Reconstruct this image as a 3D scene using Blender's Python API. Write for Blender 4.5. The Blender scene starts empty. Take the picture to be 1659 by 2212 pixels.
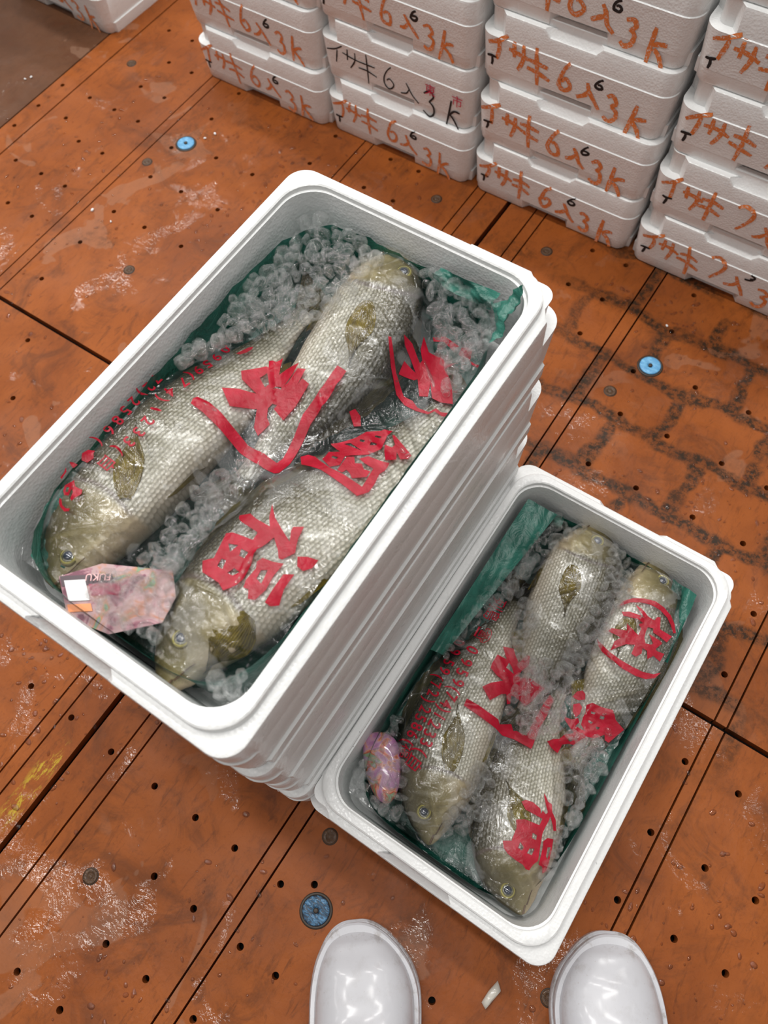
import bpy, bmesh, math, random
from mathutils import Vector, Matrix, Euler, noise
from mathutils.bvhtree import BVHTree
PI = math.pi
# positions in metres on the planes where the things lie
DATA = {'holes':[[-1.1882,0.9313],[-1.1897,1.0046],[-1.251,1.0051],[-1.1299,0.9311],[-1.191,0.8501],[-1.1304,0.8497],[-1.2567,0.776],[-1.3283,0.7748],[-1.329,0.7085],[-1.1924,0.7753],[-1.2584,0.7105],[-1.1319,0.7747],[-1.0641,0.8505],[-1.0147,0.8508],[-0.9434,0.7764],[-1.013,0.9315],[-1.0609,0.9304],[-1.0643,0.775],[-1.1937,0.6775],[-1.1337,0.6771],[-1.0317,0.754],[-1.2622,0.5803],[-1.1964,0.5802],[-1.0659,0.678],[-1.0167,0.6781],[-0.861,0.7776],[-1.1367,0.5801],[-0.9454,0.679],[-1.0674,0.5801],[-1.0178,0.5806],[-1.198,0.4965],[-1.1372,0.4961],[-0.8619,0.6795],[-1.0698,0.4968],[-0.9465,0.5812],[-1.0211,0.4969],[-0.8636,0.5816],[-1.0717,0.4026],[-1.0219,0.4025],[-1.3307,0.6449],[-0.7879,0.9325],[-0.7374,0.931],[-0.7883,0.8525],[-0.7381,0.8522],[-0.6718,0.8543],[-0.6691,0.9353],[-0.6106,0.936],[-0.6105,0.8544],[-0.2681,0.9325],[-0.208,0.9325],[-0.2681,0.85],[-0.2082,0.8506],[-0.1399,0.9329],[-0.09,0.9329],[-0.207,0.7738],[-0.1395,0.8512],[-0.0892,0.8508],[-0.1386,0.7751],[-0.106,0.7533],[-0.0156,0.7755],[-0.1388,0.6743],[-0.0884,0.6755],[0.0675,0.7762],[-0.0147,0.6774],[-0.1386,0.5754],[-0.0889,0.5763],[0.0694,0.6774],[-0.0147,0.5777],[0.1378,0.6748],[0.0703,0.5785],[0.1436,0.5787],[0.1948,0.4936],[0.1959,0.3992],[0.2,0.2749],[0.268,0.2753],[0.269,0.1792],[0.2009,0.1796],[0.2012,0.0938],[0.3297,0.1796],[0.2707,0.0936],[0.3313,0.094],[-0.4006,-0.1082],[-0.327,-0.1087],[-0.2612,-0.1085],[-0.1998,-0.1086],[-0.2607,-0.1862],[-0.1305,-0.109],[-0.0971,-0.0872],[-0.1996,-0.1865],[-0.261,-0.2712],[-0.1301,-0.1863],[-0.3274,-0.3496],[-0.1994,-0.2717],[-0.0793,-0.1866],[-0.2603,-0.3491],[-0.1301,-0.2712],[0.0787,-0.1084],[-0.5466,-0.1048],[-0.4731,-0.1051],[-0.951,0.2976],[-0.8917,0.2048]],'plugs':[[-0.331,0.892],[-0.1191,0.7031],[-0.5483,0.8967],[-1.0463,0.7031],[-1.2516,0.8915],[-0.906,0.4954],[-0.3242,-0.2288],[-0.1119,-0.0346],[0.1834,-0.0342]],'blues':[[-1.0141,0.7754],[-0.089,0.7748],[-0.0795,-0.108]],'print_big':[[[[-0.3757,0.2105],[-0.364,0.212],[-0.3474,0.2094],[-0.3223,0.2035],[-0.3162,0.2017],[-0.2988,0.2034],[-0.2837,0.2018],[-0.2816,0.208],[-0.2849,0.2309],[-0.2887,0.2501],[-0.2871,0.2719],[-0.2865,0.3029],[-0.2763,0.3025],[-0.2763,0.2747],[-0.278,0.2466],[-0.2741,0.2226],[-0.2718,0.2057],[-0.2739,0.1934],[-0.2781,0.1914],[-0.3018,0.1922],[-0.3172,0.1918],[-0.3409,0.1969],[-0.3618,0.2004],[-0.3756,0.2014]]],[[[-0.3531,0.2826],[-0.3454,0.2846],[-0.3425,0.2913],[-0.3375,0.2806],[-0.3334,0.2736],[-0.3298,0.28],[-0.3208,0.2897],[-0.3199,0.278],[-0.321,0.2659],[-0.3192,0.269],[-0.3186,0.2842],[-0.3106,0.2865],[-0.3092,0.27],[-0.3084,0.2778],[-0.2995,0.276],[-0.2988,0.2528],[-0.3016,0.2369],[-0.3161,0.242],[-0.3153,0.2464],[-0.3206,0.2457],[-0.3215,0.2399],[-0.317,0.2324],[-0.311,0.2284],[-0.3139,0.2139],[-0.3213,0.2181],[-0.3296,0.2341],[-0.3476,0.2203],[-0.3656,0.2314],[-0.3537,0.2402],[-0.3393,0.2465],[-0.3587,0.2504],[-0.3657,0.2577],[-0.3512,0.2762],[-0.3483,0.276]],[[-0.3477,0.2621],[-0.3454,0.2702],[-0.3361,0.2612],[-0.3373,0.2564]],[[-0.3297,0.2592],[-0.3228,0.2635],[-0.3215,0.261],[-0.3294,0.2587]]],[[[-0.2563,0.276],[-0.2536,0.2813],[-0.2472,0.2797],[-0.2415,0.2721],[-0.2463,0.2681]]],[[[-0.2682,0.2169],[-0.2634,0.222],[-0.2559,0.2227],[-0.2467,0.2198],[-0.2358,0.2181],[-0.2225,0.219],[-0.2021,0.218],[-0.2031,0.2257],[-0.2052,0.2394],[-0.2142,0.2394],[-0.2212,0.2408],[-0.2164,0.2476],[-0.2008,0.25],[-0.1964,0.2512],[-0.1962,0.2432],[-0.198,0.2383],[-0.1954,0.2268],[-0.1947,0.2171],[-0.2003,0.208],[-0.2162,0.2099],[-0.2411,0.212],[-0.2609,0.2094]]],[[[-0.2525,0.2414],[-0.2446,0.2503],[-0.2383,0.2592],[-0.2342,0.2698],[-0.2269,0.2759],[-0.2153,0.2841],[-0.2152,0.2748],[-0.2136,0.2679],[-0.211,0.2588],[-0.2173,0.249],[-0.2285,0.24],[-0.2329,0.2363],[-0.2305,0.2253],[-0.2363,0.2188],[-0.248,0.2229],[-0.2479,0.2326],[-0.2399,0.2386],[-0.2509,0.2405]],[[-0.2337,0.2601],[-0.2291,0.2611],[-0.2289,0.2582],[-0.2329,0.2577]],[[-0.2249,0.2711],[-0.2194,0.2726],[-0.2195,0.2701],[-0.2244,0.269]],[[-0.2229,0.261],[-0.2171,0.2627],[-0.2172,0.2597],[-0.2224,0.2584]],[[-0.242,0.2305],[-0.2368,0.2319],[-0.2372,0.2287],[-0.2415,0.2279]],[[-0.2429,0.248],[-0.2385,0.2517],[-0.2237,0.2493]]],[[[-0.2121,0.2669],[-0.2048,0.2676],[-0.2045,0.2717],[-0.2126,0.2794],[-0.2115,0.281],[-0.1867,0.2713],[-0.1874,0.2659],[-0.1924,0.2618],[-0.1992,0.2663],[-0.195,0.2593],[-0.201,0.2516],[-0.2083,0.2605]]],[[[-0.2312,0.2364],[-0.226,0.2401],[-0.2212,0.2345],[-0.2164,0.2376],[-0.2112,0.2337],[-0.2055,0.2354],[-0.2049,0.2283],[-0.2137,0.2199],[-0.2187,0.2233],[-0.2229,0.2244],[-0.2241,0.2199],[-0.229,0.2196]]],[[[-0.2713,0.139],[-0.2638,0.1447],[-0.2556,0.1432],[-0.2414,0.1434],[-0.2474,0.1502],[-0.2533,0.1614],[-0.2436,0.1526],[-0.2326,0.1472],[-0.2197,0.1414],[-0.2246,0.1497],[-0.2254,0.1536],[-0.2181,0.1588],[-0.2157,0.1475],[-0.2128,0.1407],[-0.2104,0.1362],[-0.2157,0.1259],[-0.2185,0.125],[-0.2234,0.1304],[-0.2326,0.1375],[-0.2345,0.1293],[-0.2372,0.1216],[-0.2368,0.1167],[-0.2333,0.1078],[-0.2314,0.0955],[-0.2325,0.0882],[-0.2379,0.0789],[-0.2456,0.0822],[-0.2636,0.0824],[-0.2707,0.0905],[-0.2636,0.0969],[-0.2664,0.108],[-0.2698,0.1199],[-0.2654,0.1232],[-0.246,0.1263],[-0.2466,0.1338],[-0.2647,0.1347],[-0.2694,0.1361]],[[-0.2615,0.1133],[-0.2531,0.1165],[-0.2553,0.1082]],[[-0.2491,0.1152],[-0.2421,0.1158],[-0.2417,0.1097],[-0.2467,0.1095]],[[-0.2577,0.0998],[-0.2533,0.1009],[-0.2509,0.093],[-0.2564,0.0929]],[[-0.2434,0.0988],[-0.2372,0.0985],[-0.2405,0.093],[-0.2455,0.0927]]],[[[-0.2315,0.1132],[-0.2295,0.1183],[-0.2207,0.1202],[-0.2125,0.1238],[-0.2133,0.1114],[-0.2116,0.0983],[-0.2138,0.087],[-0.2187,0.0847],[-0.2229,0.0911],[-0.2271,0.09],[-0.2293,0.0961],[-0.2286,0.1083]],[[-0.2243,0.1093],[-0.2198,0.1123],[-0.2174,0.1004],[-0.2231,0.1017]]],[[[-0.2072,0.1348],[-0.2006,0.1395],[-0.1922,0.1423],[-0.1925,0.1341],[-0.197,0.1278],[-0.2028,0.1283]]],[[[-0.2079,0.1166],[-0.2008,0.1216],[-0.2007,0.107],[-0.1966,0.0949],[-0.2013,0.0902],[-0.2066,0.0901],[-0.2076,0.1018]]],[[[-0.2646,0.3528],[-0.2623,0.3543],[-0.2436,0.3329],[-0.2281,0.3215],[-0.2193,0.3229],[-0.2117,0.3194],[-0.2006,0.3211],[-0.1974,0.3283],[-0.1913,0.327],[-0.1847,0.3301],[-0.1777,0.3314],[-0.1791,0.328],[-0.1884,0.3237],[-0.1967,0.3246],[-0.1999,0.3186],[-0.2111,0.3156],[-0.2227,0.3146],[-0.2338,0.318],[-0.2495,0.3335]]],[[[-0.2559,0.3654],[-0.2474,0.3663],[-0.234,0.3582],[-0.2336,0.3617],[-0.2404,0.3695],[-0.2454,0.383],[-0.2344,0.3743],[-0.2226,0.3783],[-0.2159,0.3748],[-0.2082,0.3796],[-0.2132,0.3689],[-0.2036,0.3621],[-0.196,0.3541],[-0.1866,0.3402],[-0.1969,0.3358],[-0.2061,0.3353],[-0.2159,0.348],[-0.2102,0.3348],[-0.2171,0.3305],[-0.2235,0.3391],[-0.2275,0.344],[-0.2291,0.3409],[-0.2417,0.3341],[-0.2442,0.3475],[-0.2318,0.3477],[-0.2411,0.3538],[-0.2506,0.3587]]],[[[-0.2412,0.3922],[-0.2329,0.4007],[-0.2152,0.3982],[-0.218,0.391],[-0.2312,0.395],[-0.2386,0.3894]]],[[[-0.2123,0.3978],[-0.2024,0.4006],[-0.1972,0.3875],[-0.1863,0.3899],[-0.1851,0.3864],[-0.1945,0.3859],[-0.201,0.3895],[-0.2105,0.3891]]],[[[-0.4091,0.0832],[-0.4067,0.0866],[-0.4016,0.0827],[-0.3946,0.0836],[-0.3926,0.0804],[-0.3934,0.0764],[-0.396,0.0712],[-0.3984,0.0723],[-0.3983,0.0777],[-0.4027,0.0793],[-0.4019,0.0736],[-0.4059,0.0719],[-0.4099,0.0747],[-0.4117,0.079]],[[-0.4094,0.0786],[-0.4066,0.0795],[-0.4046,0.0754],[-0.4069,0.0749]]],[[[-0.4078,0.0681],[-0.4053,0.0679],[-0.4014,0.0643],[-0.397,0.0636],[-0.3933,0.0655],[-0.3929,0.0631],[-0.3964,0.0609],[-0.4021,0.0621],[-0.4061,0.0648]]],[[[-0.4201,0.11],[-0.4187,0.1155],[-0.4122,0.1177],[-0.4086,0.1117],[-0.4104,0.1055],[-0.4161,0.1046]]],[[[-0.4237,0.0976],[-0.4204,0.0992],[-0.4161,0.0996],[-0.4163,0.0968],[-0.4164,0.0949],[-0.4195,0.0957]]],[[[-0.4231,0.0925],[-0.4195,0.0892],[-0.4182,0.0819],[-0.4205,0.0823],[-0.4208,0.0876]]],[[[-0.3793,0.2853],[-0.3767,0.2883],[-0.3753,0.2849],[-0.3765,0.2786],[-0.3797,0.2731],[-0.3838,0.2719],[-0.3814,0.2784]]]],'print_small':[[[[0.0405,0.3783],[0.042,0.3844],[0.0494,0.3927],[0.0615,0.399],[0.0738,0.4029],[0.0865,0.4021],[0.0978,0.3984],[0.1061,0.3919],[0.1124,0.3822],[0.1098,0.3805],[0.1029,0.3878],[0.0949,0.3935],[0.0839,0.3964],[0.0718,0.3961],[0.0602,0.3926],[0.0497,0.3868],[0.0452,0.3814],[0.0421,0.3769]]],[[[0.0375,0.3275],[0.0421,0.3247],[0.0569,0.3198],[0.0718,0.318],[0.0882,0.3181],[0.1004,0.3195],[0.112,0.3238],[0.1184,0.3299],[0.1158,0.3211],[0.1073,0.3141],[0.096,0.311],[0.0791,0.3103],[0.0643,0.3121],[0.05,0.3162],[0.0423,0.3209]]],[[[0.0464,0.3711],[0.055,0.3761],[0.0668,0.3773],[0.0727,0.3771],[0.0635,0.3822],[0.0566,0.3872],[0.0644,0.3858],[0.0752,0.3817],[0.0838,0.3813],[0.0849,0.387],[0.0884,0.3888],[0.0944,0.3754],[0.1102,0.3759],[0.1081,0.3657],[0.0981,0.367],[0.0893,0.3671],[0.0871,0.3716],[0.0811,0.3697],[0.0813,0.3639],[0.0833,0.3554],[0.0875,0.3503],[0.0938,0.3525],[0.095,0.3553],[0.0857,0.3628],[0.1008,0.3629],[0.1042,0.3612],[0.1005,0.3511],[0.1029,0.3497],[0.1118,0.3517],[0.1116,0.3406],[0.1021,0.3425],[0.098,0.335],[0.093,0.3433],[0.087,0.3433],[0.0892,0.337],[0.0856,0.3303],[0.0794,0.3306],[0.078,0.3422],[0.0691,0.3374],[0.0626,0.3293],[0.0572,0.3219],[0.056,0.3337],[0.0601,0.3413],[0.044,0.3416],[0.0458,0.3467],[0.0556,0.3501],[0.0623,0.3525],[0.0582,0.3608],[0.0662,0.3571],[0.0762,0.3547],[0.0752,0.3639],[0.0703,0.3666],[0.0742,0.3712],[0.063,0.3708],[0.0504,0.3676]]],[[[-0.053,0.261],[-0.0409,0.266],[-0.0336,0.2589],[-0.0267,0.2543],[-0.0232,0.2668],[-0.0196,0.268],[-0.0153,0.2584],[-0.019,0.2482],[-0.0196,0.24],[-0.0149,0.2409],[-0.0072,0.2459],[0.0063,0.2459],[0.0147,0.2459],[0.0109,0.2358],[0.0096,0.2252],[0.0052,0.2147],[-0.0032,0.2168],[-0.0146,0.2147],[-0.0108,0.2054],[-0.0137,0.2023],[-0.0204,0.212],[-0.0252,0.2078],[-0.0325,0.1932],[-0.0482,0.202],[-0.0424,0.2118],[-0.0312,0.2235],[-0.0414,0.2246],[-0.0515,0.2281],[-0.0532,0.2337],[-0.0533,0.2477],[-0.041,0.2495]],[[-0.0366,0.24],[-0.0368,0.2478],[-0.0309,0.2449],[-0.0244,0.2391]]],[[[-0.056,0.1795],[-0.0133,0.1802],[-0.0091,0.1766],[0.002,0.186],[0.0081,0.1806],[0.0109,0.1829],[0.0234,0.1843],[0.0224,0.2079],[0.0223,0.2302],[0.0235,0.243],[0.0303,0.2409],[0.0326,0.2189],[0.0322,0.2048],[0.0354,0.1737],[0.0129,0.1723],[0.0,0.1679],[-0.0102,0.1696],[-0.0545,0.1701]]],[[[0.0468,0.1924],[0.0511,0.1988],[0.0572,0.2033],[0.0602,0.2119],[0.0684,0.2191],[0.0614,0.2226],[0.052,0.2272],[0.0512,0.2303],[0.059,0.2319],[0.0641,0.237],[0.0678,0.2331],[0.0658,0.2272],[0.0781,0.2282],[0.0708,0.2323],[0.0685,0.2399],[0.0682,0.247],[0.065,0.2549],[0.0694,0.2597],[0.0821,0.2616],[0.0931,0.2651],[0.1011,0.2577],[0.115,0.2534],[0.1111,0.2428],[0.1075,0.2316],[0.1024,0.2317],[0.0991,0.2367],[0.0914,0.2271],[0.0844,0.2243],[0.0791,0.2181],[0.0747,0.2072],[0.0689,0.2052],[0.0634,0.1998],[0.0632,0.1874],[0.0535,0.188]],[[0.073,0.251],[0.0782,0.2526],[0.0779,0.2497],[0.0741,0.249]],[[0.0842,0.2525],[0.0895,0.2537],[0.0896,0.2502],[0.0851,0.249]],[[0.0755,0.2413],[0.0812,0.2419],[0.0801,0.2389],[0.0762,0.2391]],[[0.0864,0.2399],[0.0909,0.2411],[0.0902,0.2375],[0.087,0.2372]],[[0.0661,0.2105],[0.0716,0.2114],[0.0698,0.2084],[0.0666,0.2081]]],[[[0.0467,0.255],[0.0483,0.2634],[0.0533,0.2672],[0.0579,0.2651],[0.0608,0.2596],[0.0545,0.255]]],[[[0.052,0.2483],[0.0574,0.2528],[0.0622,0.2503],[0.0638,0.2423],[0.0618,0.2364],[0.0554,0.2404]]],[[[0.0535,0.1156],[0.0563,0.1197],[0.0644,0.1222],[0.0745,0.1208],[0.0775,0.1166],[0.0778,0.1205],[0.0823,0.1192],[0.0834,0.1218],[0.079,0.1263],[0.0724,0.1338],[0.0703,0.1381],[0.0783,0.1321],[0.0828,0.1319],[0.0872,0.1249],[0.0948,0.1201],[0.1004,0.111],[0.0977,0.1092],[0.0936,0.1144],[0.0877,0.1197],[0.0883,0.1139],[0.0881,0.1077],[0.0888,0.0996],[0.0926,0.0883],[0.0979,0.0733],[0.0954,0.0669],[0.0945,0.0598],[0.0909,0.0586],[0.0861,0.0607],[0.0776,0.0603],[0.0673,0.0611],[0.0607,0.0639],[0.0565,0.0695],[0.0643,0.0748],[0.0623,0.0893],[0.0578,0.0961],[0.0653,0.1017],[0.0819,0.1054],[0.0814,0.113],[0.0613,0.1108]],[[0.0793,0.0945],[0.0846,0.095],[0.0862,0.09],[0.0813,0.0892]],[[0.0725,0.079],[0.0784,0.0764],[0.0783,0.0721],[0.0735,0.0725]],[[0.0843,0.0791],[0.089,0.0816],[0.0895,0.0742],[0.084,0.0729]]],[[[0.0934,0.0936],[0.0958,0.0992],[0.1018,0.1017],[0.1053,0.092],[0.1091,0.0784],[0.1107,0.0701],[0.1086,0.0651],[0.1048,0.0708],[0.1003,0.0702],[0.0959,0.088]],[[0.1003,0.091],[0.1032,0.093],[0.1061,0.0806],[0.1033,0.0817]]]],'text_big':[['0',-0.3849,0.2624,-1.733,0.0175],['9',-0.3866,0.2517,-1.75,0.0175],['5',-0.3887,0.2415,-1.823,0.0175],['9',-0.3917,0.2319,-1.826,0.0175],['(',-0.3933,0.2238,-1.734,0.0175],['7',-0.3945,0.2148,-1.777,0.0175],['4',-0.3982,0.2003,-1.743,0.0175],[')',-0.3988,0.1902,-1.492,0.0175],['1',-0.3965,0.1786,-1.436,0.0175],['2',-0.3956,0.1662,-1.515,0.0175],['3',-0.395,0.1532,-1.581,0.0175],['3',-0.3958,0.1412,-1.663,0.0175],['(',-0.3972,0.13,-1.66,0.0175],['自',-0.3982,0.1149,-1.635,0.0175],['7',-0.4185,0.2034,-1.515,0.0165],['2',-0.4179,0.1938,-1.568,0.0165],[')',-0.4184,0.1848,-1.66,0.0165],['2',-0.4196,0.1749,-1.624,0.0165],['5',-0.4195,0.1635,-1.533,0.0165],['8',-0.4188,0.1522,-1.52,0.0165],['6',-0.4184,0.1407,-1.571,0.0165],['(',-0.4188,0.1273,-1.6,0.0165]],'text_small':[['列',-0.0852,0.2975,-1.507,0.021],['島',-0.0841,0.2814,-1.471,0.021],['☎',-0.0809,0.2551,-1.511,0.021],['0',-0.0811,0.2318,-1.531,0.021],['9',-0.0793,0.215,-1.435,0.021],['5',-0.0771,0.2019,-1.403,0.021],['9',-0.0749,0.1889,-1.413,0.021],['(',-0.0735,0.1794,-1.49,0.021],['7',-0.0734,0.171,-1.552,0.021],['4',-0.0731,0.1603,-1.502,0.021],[')',-0.0721,0.1527,-1.535,0.021],['1',-0.0725,0.1442,-1.584,0.021],['2',-0.0724,0.133,-1.516,0.021],['3',-0.0713,0.1212,-1.434,0.021],['3',-0.0693,0.1102,-1.413,0.021],['(',-0.0677,0.0989,-1.573,0.021],['自',-0.0693,0.0839,-1.677,0.021],['0',-0.099,0.2303,-1.43,0.0195],['9',-0.0973,0.218,-1.487,0.0195],['5',-0.0968,0.2035,-1.507,0.0195],['9',-0.0956,0.1923,-1.583,0.0195],['(',-0.097,0.1822,-1.59,0.0195],['7',-0.096,0.1724,-1.362,0.0195],['2',-0.0928,0.1622,-1.386,0.0195],[')',-0.0923,0.1522,-1.457,0.0195],['2',-0.0904,0.1413,-1.458,0.0195],['5',-0.0898,0.1303,-1.458,0.0195],['8',-0.088,0.1196,-1.446,0.0195],['6',-0.0872,0.1095,-1.505,0.0195],['(',-0.0867,0.0999,-1.446,0.0195],['福',-0.0846,0.089,-1.384,0.0195]],'fish':{'A':{'c':[[-0.3737,0.0084],[-0.3832,0.0761],[-0.3827,0.1558],[-0.3727,0.2635],[-0.3691,0.3582]],'w':0.049,'ds':0},'B':{'c':[[-0.3238,0.4645],[-0.3007,0.3742],[-0.2934,0.3098],[-0.2994,0.2383],[-0.3045,0.1767]],'w':0.045,'ds':0},'C':{'c':[[-0.2398,-0.0086],[-0.2419,0.0546],[-0.2319,0.135],[-0.2114,0.2358],[-0.1945,0.3418]],'w':0.05,'ds':0},'E':{'c':[[-0.0097,0.0226],[-0.0324,0.0729],[-0.0536,0.1422],[-0.0633,0.238],[-0.0685,0.3261]],'w':0.05,'ds':0},'F':{'c':[[-0.0332,0.4693],[-0.0216,0.4117],[-0.0105,0.342],[-0.0023,0.2778],[0.0091,0.2123]],'w':0.049,'ds':0},'G':{'c':[[0.048,0.4639],[0.0672,0.4139],[0.081,0.339],[0.086,0.2628],[0.0885,0.1893]],'w':0.054,'ds':0},'H':{'c':[[0.1113,0.0194],[0.0788,0.0603],[0.0531,0.1237],[0.036,0.1918],[0.0301,0.2587]],'w':0.049,'ds':0}},'fins':{'A':[[-0.3622,0.0981],[-0.4057,0.1616]],'B':[[-0.3021,0.3749],[-0.2778,0.3075]],'C':[[-0.2118,0.0753],[-0.2175,0.0194]],'E':[[-0.0296,0.0994],[-0.0632,0.1719]],'F':[[-0.0303,0.3898],[-0.0076,0.3262]],'G':[[0.0576,0.3719],[0.0682,0.3179]],'H':[[0.0773,0.0867],[0.0269,0.1279]]},'eyes':{'A':[-0.3748,0.0343],'B':[-0.2964,0.427],'C':[-0.2476,0.0321],'E':[-0.031,0.0474],'F':[-0.0208,0.4381],'G':[0.0712,0.4385],'H':[0.0866,0.0308]},'ice_big':{'I1':[[-0.4266,0.4379],[-0.3871,0.4545],[-0.3199,0.4531],[-0.3204,0.4057],[-0.3191,0.3613],[-0.3453,0.32],[-0.379,0.2931],[-0.3981,0.2416],[-0.415,0.2221],[-0.4228,0.2785],[-0.4314,0.3313],[-0.4322,0.3989]],'I2':[[-0.287,0.4393],[-0.1983,0.4482],[-0.1734,0.4262],[-0.1776,0.364],[-0.1874,0.3293],[-0.236,0.3875],[-0.2645,0.4203]],'I3':[[-0.2955,0.1794],[-0.285,0.1347],[-0.2834,0.0963],[-0.2865,0.0706],[-0.3108,0.0644],[-0.3146,0.0861],[-0.3124,0.1375]],'I4':[[-0.3289,0.0338],[-0.2859,0.0757],[-0.2687,0.0497],[-0.259,0.016],[-0.2965,0.0092],[-0.3245,0.0181]],'I5':[[-0.2082,0.0109],[-0.1785,0.047],[-0.1764,0.0916],[-0.1722,0.1167],[-0.1638,0.0866],[-0.1723,0.022],[-0.1914,0.0014]],'I6':[[-0.425,0.2339],[-0.406,0.2579],[-0.3831,0.2843],[-0.3822,0.2973],[-0.4041,0.2289],[-0.4157,0.2098]]},'ice_small':{'J1':[[-0.1076,0.4502],[-0.0552,0.4525],[-0.0408,0.4502],[-0.0615,0.4029],[-0.0796,0.347],[-0.0795,0.3182],[-0.0943,0.2874],[-0.0997,0.2422],[-0.1034,0.2059],[-0.1141,0.3321]],'J2':[[-0.0008,0.4419],[0.0292,0.439],[0.0408,0.4031],[0.0401,0.3675],[0.0426,0.3145],[0.0394,0.2859],[0.0175,0.2584],[0.0152,0.2967],[0.016,0.3659]],'J3':[[-0.0307,0.2667],[0.0212,0.274],[0.0457,0.2511],[0.05,0.2098],[0.0287,0.1834],[-0.0089,0.1961],[-0.0215,0.2395]],'J4':[[0.0631,0.2185],[0.1032,0.2203],[0.1194,0.1775],[0.1121,0.1268],[0.0813,0.1522],[0.0735,0.1826]],'J5':[[-0.1402,0.0783],[-0.1154,0.1135],[-0.0738,0.0792],[-0.0476,0.0204],[-0.0029,0.0165],[0.0473,0.0013],[-0.013,0.0042],[-0.0827,0.0084],[-0.1216,0.0235]],'J6':[[-0.0109,0.1268],[0.0144,0.1196],[0.0272,0.093],[0.0141,0.0558],[-0.0045,0.0378],[-0.0042,0.0955]],'J7':[[0.1249,0.3417],[0.1325,0.2891],[0.1229,0.2153],[0.1176,0.2605]],'J8':[[-0.0623,0.3223],[-0.0365,0.3108],[-0.0353,0.2637],[-0.0485,0.2755]],'J9':[[0.1041,0.1102],[0.1118,0.1379],[0.1259,0.07],[0.1167,0.0268],[0.1116,0.0658]]},'leaflet':[[-0.3674,0.0164],[-0.3432,0.0444],[-0.2873,0.0709],[-0.2699,0.055],[-0.2656,0.0329],[-0.2964,0.0026],[-0.3351,-0.0055]],'packet':[[-0.1351,0.0701],[-0.1327,0.0904],[-0.1028,0.1039],[-0.0777,0.0773],[-0.0629,0.0453],[-0.0681,0.0231],[-0.0997,0.0327]],'boots':[[[-0.031,-0.0919],[0.0586,-0.2004]],[[0.2054,0.0533],[0.2681,-0.0572]]],'scrap':[[0.1243,-0.079],[0.125,-0.0653],[0.1286,-0.0512],[0.1364,-0.0576],[0.1335,-0.0727],[0.131,-0.0823]],'beads':[[-0.4504,1.016],[-0.4602,0.9898],[-0.1962,-0.0245],[-1.4043,0.7489],[-1.3976,0.759],[-1.0052,0.5594],[-0.1993,0.603],[-0.1336,0.0575],[-0.9831,0.8228],[-0.9919,0.8037],[-1.0522,0.5625],[-0.1,0.8556]]}
S = bpy.context.scene
COL = S.collection
R = math.radians
rnd = random.Random(7)

# ---------------------------------------------------------------- camera
cam = bpy.data.cameras.new('camera')
cam_o = bpy.data.objects.new('camera', cam)
COL.objects.link(cam_o)
cam_o.matrix_world = Matrix(((0.830064, -0.490087, 0.266099, 0.0), (0.55566, 0.767307, -0.320129, 0.0),
                             (-0.047288, 0.413588, 0.909235, 1.007), (0, 0, 0, 1)))
cam.sensor_fit = 'HORIZONTAL'
cam.sensor_width = 36.0
cam.lens = 1687.3 / 1659.0 * 36.0
cam.clip_start = 0.02
cam.clip_end = 60
cam.dof.use_dof = True
cam.dof.focus_distance = 0.84
cam.dof.aperture_fstop = 9.0
S.camera = cam_o

# ---------------------------------------------------------------- exposure, world, lamps
S.view_settings.view_transform = 'Standard'
S.view_settings.look = 'None'
S.view_settings.exposure = 0.0
S.view_settings.gamma = 1.0
S.view_settings.use_curve_mapping = False
S.cycles.use_denoising = True
S.cycles.use_adaptive_sampling = True
S.cycles.adaptive_threshold = 0.025
S.cycles.max_bounces = 10
S.cycles.transmission_bounces = 8
S.cycles.transparent_max_bounces = 24
S.cycles.sample_clamp_indirect = 6.0
w = bpy.data.worlds.new('hall')
S.world = w
w.use_nodes = True
w.node_tree.nodes['Background'].inputs[0].default_value = (1.0, 0.97, 0.94, 1)
w.node_tree.nodes['Background'].inputs[1].default_value = 0.18


def lamp(name, loc, sx, sy, power, rz=0.0, col=(1.0, 0.985, 0.955)):
    l = bpy.data.lights.new(name, 'AREA')
    l.shape = 'RECTANGLE'
    l.size = sx
    l.size_y = sy
    l.energy = power
    l.color = col
    o = bpy.data.objects.new(name, l)
    o.location = loc
    o.rotation_euler = (0, 0, rz)
    COL.objects.link(o)


for jy, ly, pw in ((0, -2.6, 3.0), (1, -1.0, 14.0), (2, .4, 32.0), (3, 1.9, 30.0), (4, 3.6, 24.0), (5, 5.4, 16.0)):
    for jx, lx in enumerate((-5.2, -3.6, -2.0, -.5, 1.1, 2.8)):
        lamp('ceiling_tube_lamp', (lx + .35 * (jy % 2), ly, 4.2), 1.2, 0.20, pw * (.80, .90, 1.02, 1.02, .24, .10)[jx], R(8))


# ---------------------------------------------------------------- helpers
def tag(o, label=None, cat=None, group=None, kind=None):
    if label: o['label'] = label
    if cat: o['category'] = cat
    if group: o['group'] = group
    if kind: o['kind'] = kind
    return o


def empty(name, loc=(0, 0, 0), rz=0.0):
    o = bpy.data.objects.new(name, None)
    o.location = loc
    o.rotation_euler = (0, 0, rz)
    o.empty_display_size = 0.05
    COL.objects.link(o)
    return o


def mesh(name, V, F, mat=None, parent=None, smooth=True, mats=None, fm=None):
    me = bpy.data.meshes.new(name)
    me.from_pydata([tuple(v) for v in V], [], [tuple(f) for f in F])
    me.validate()
    if mats:
        for m in mats: me.materials.append(m)
        if fm is not None and len(fm) == len(me.polygons):
            me.polygons.foreach_set('material_index', fm)
    elif mat:
        me.materials.append(mat)
    if smooth:
        me.polygons.foreach_set('use_smooth', [True] * len(me.polygons))
    me.update()
    o = bpy.data.objects.new(name, me)
    COL.objects.link(o)
    if parent: o.parent = parent
    return o


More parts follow.
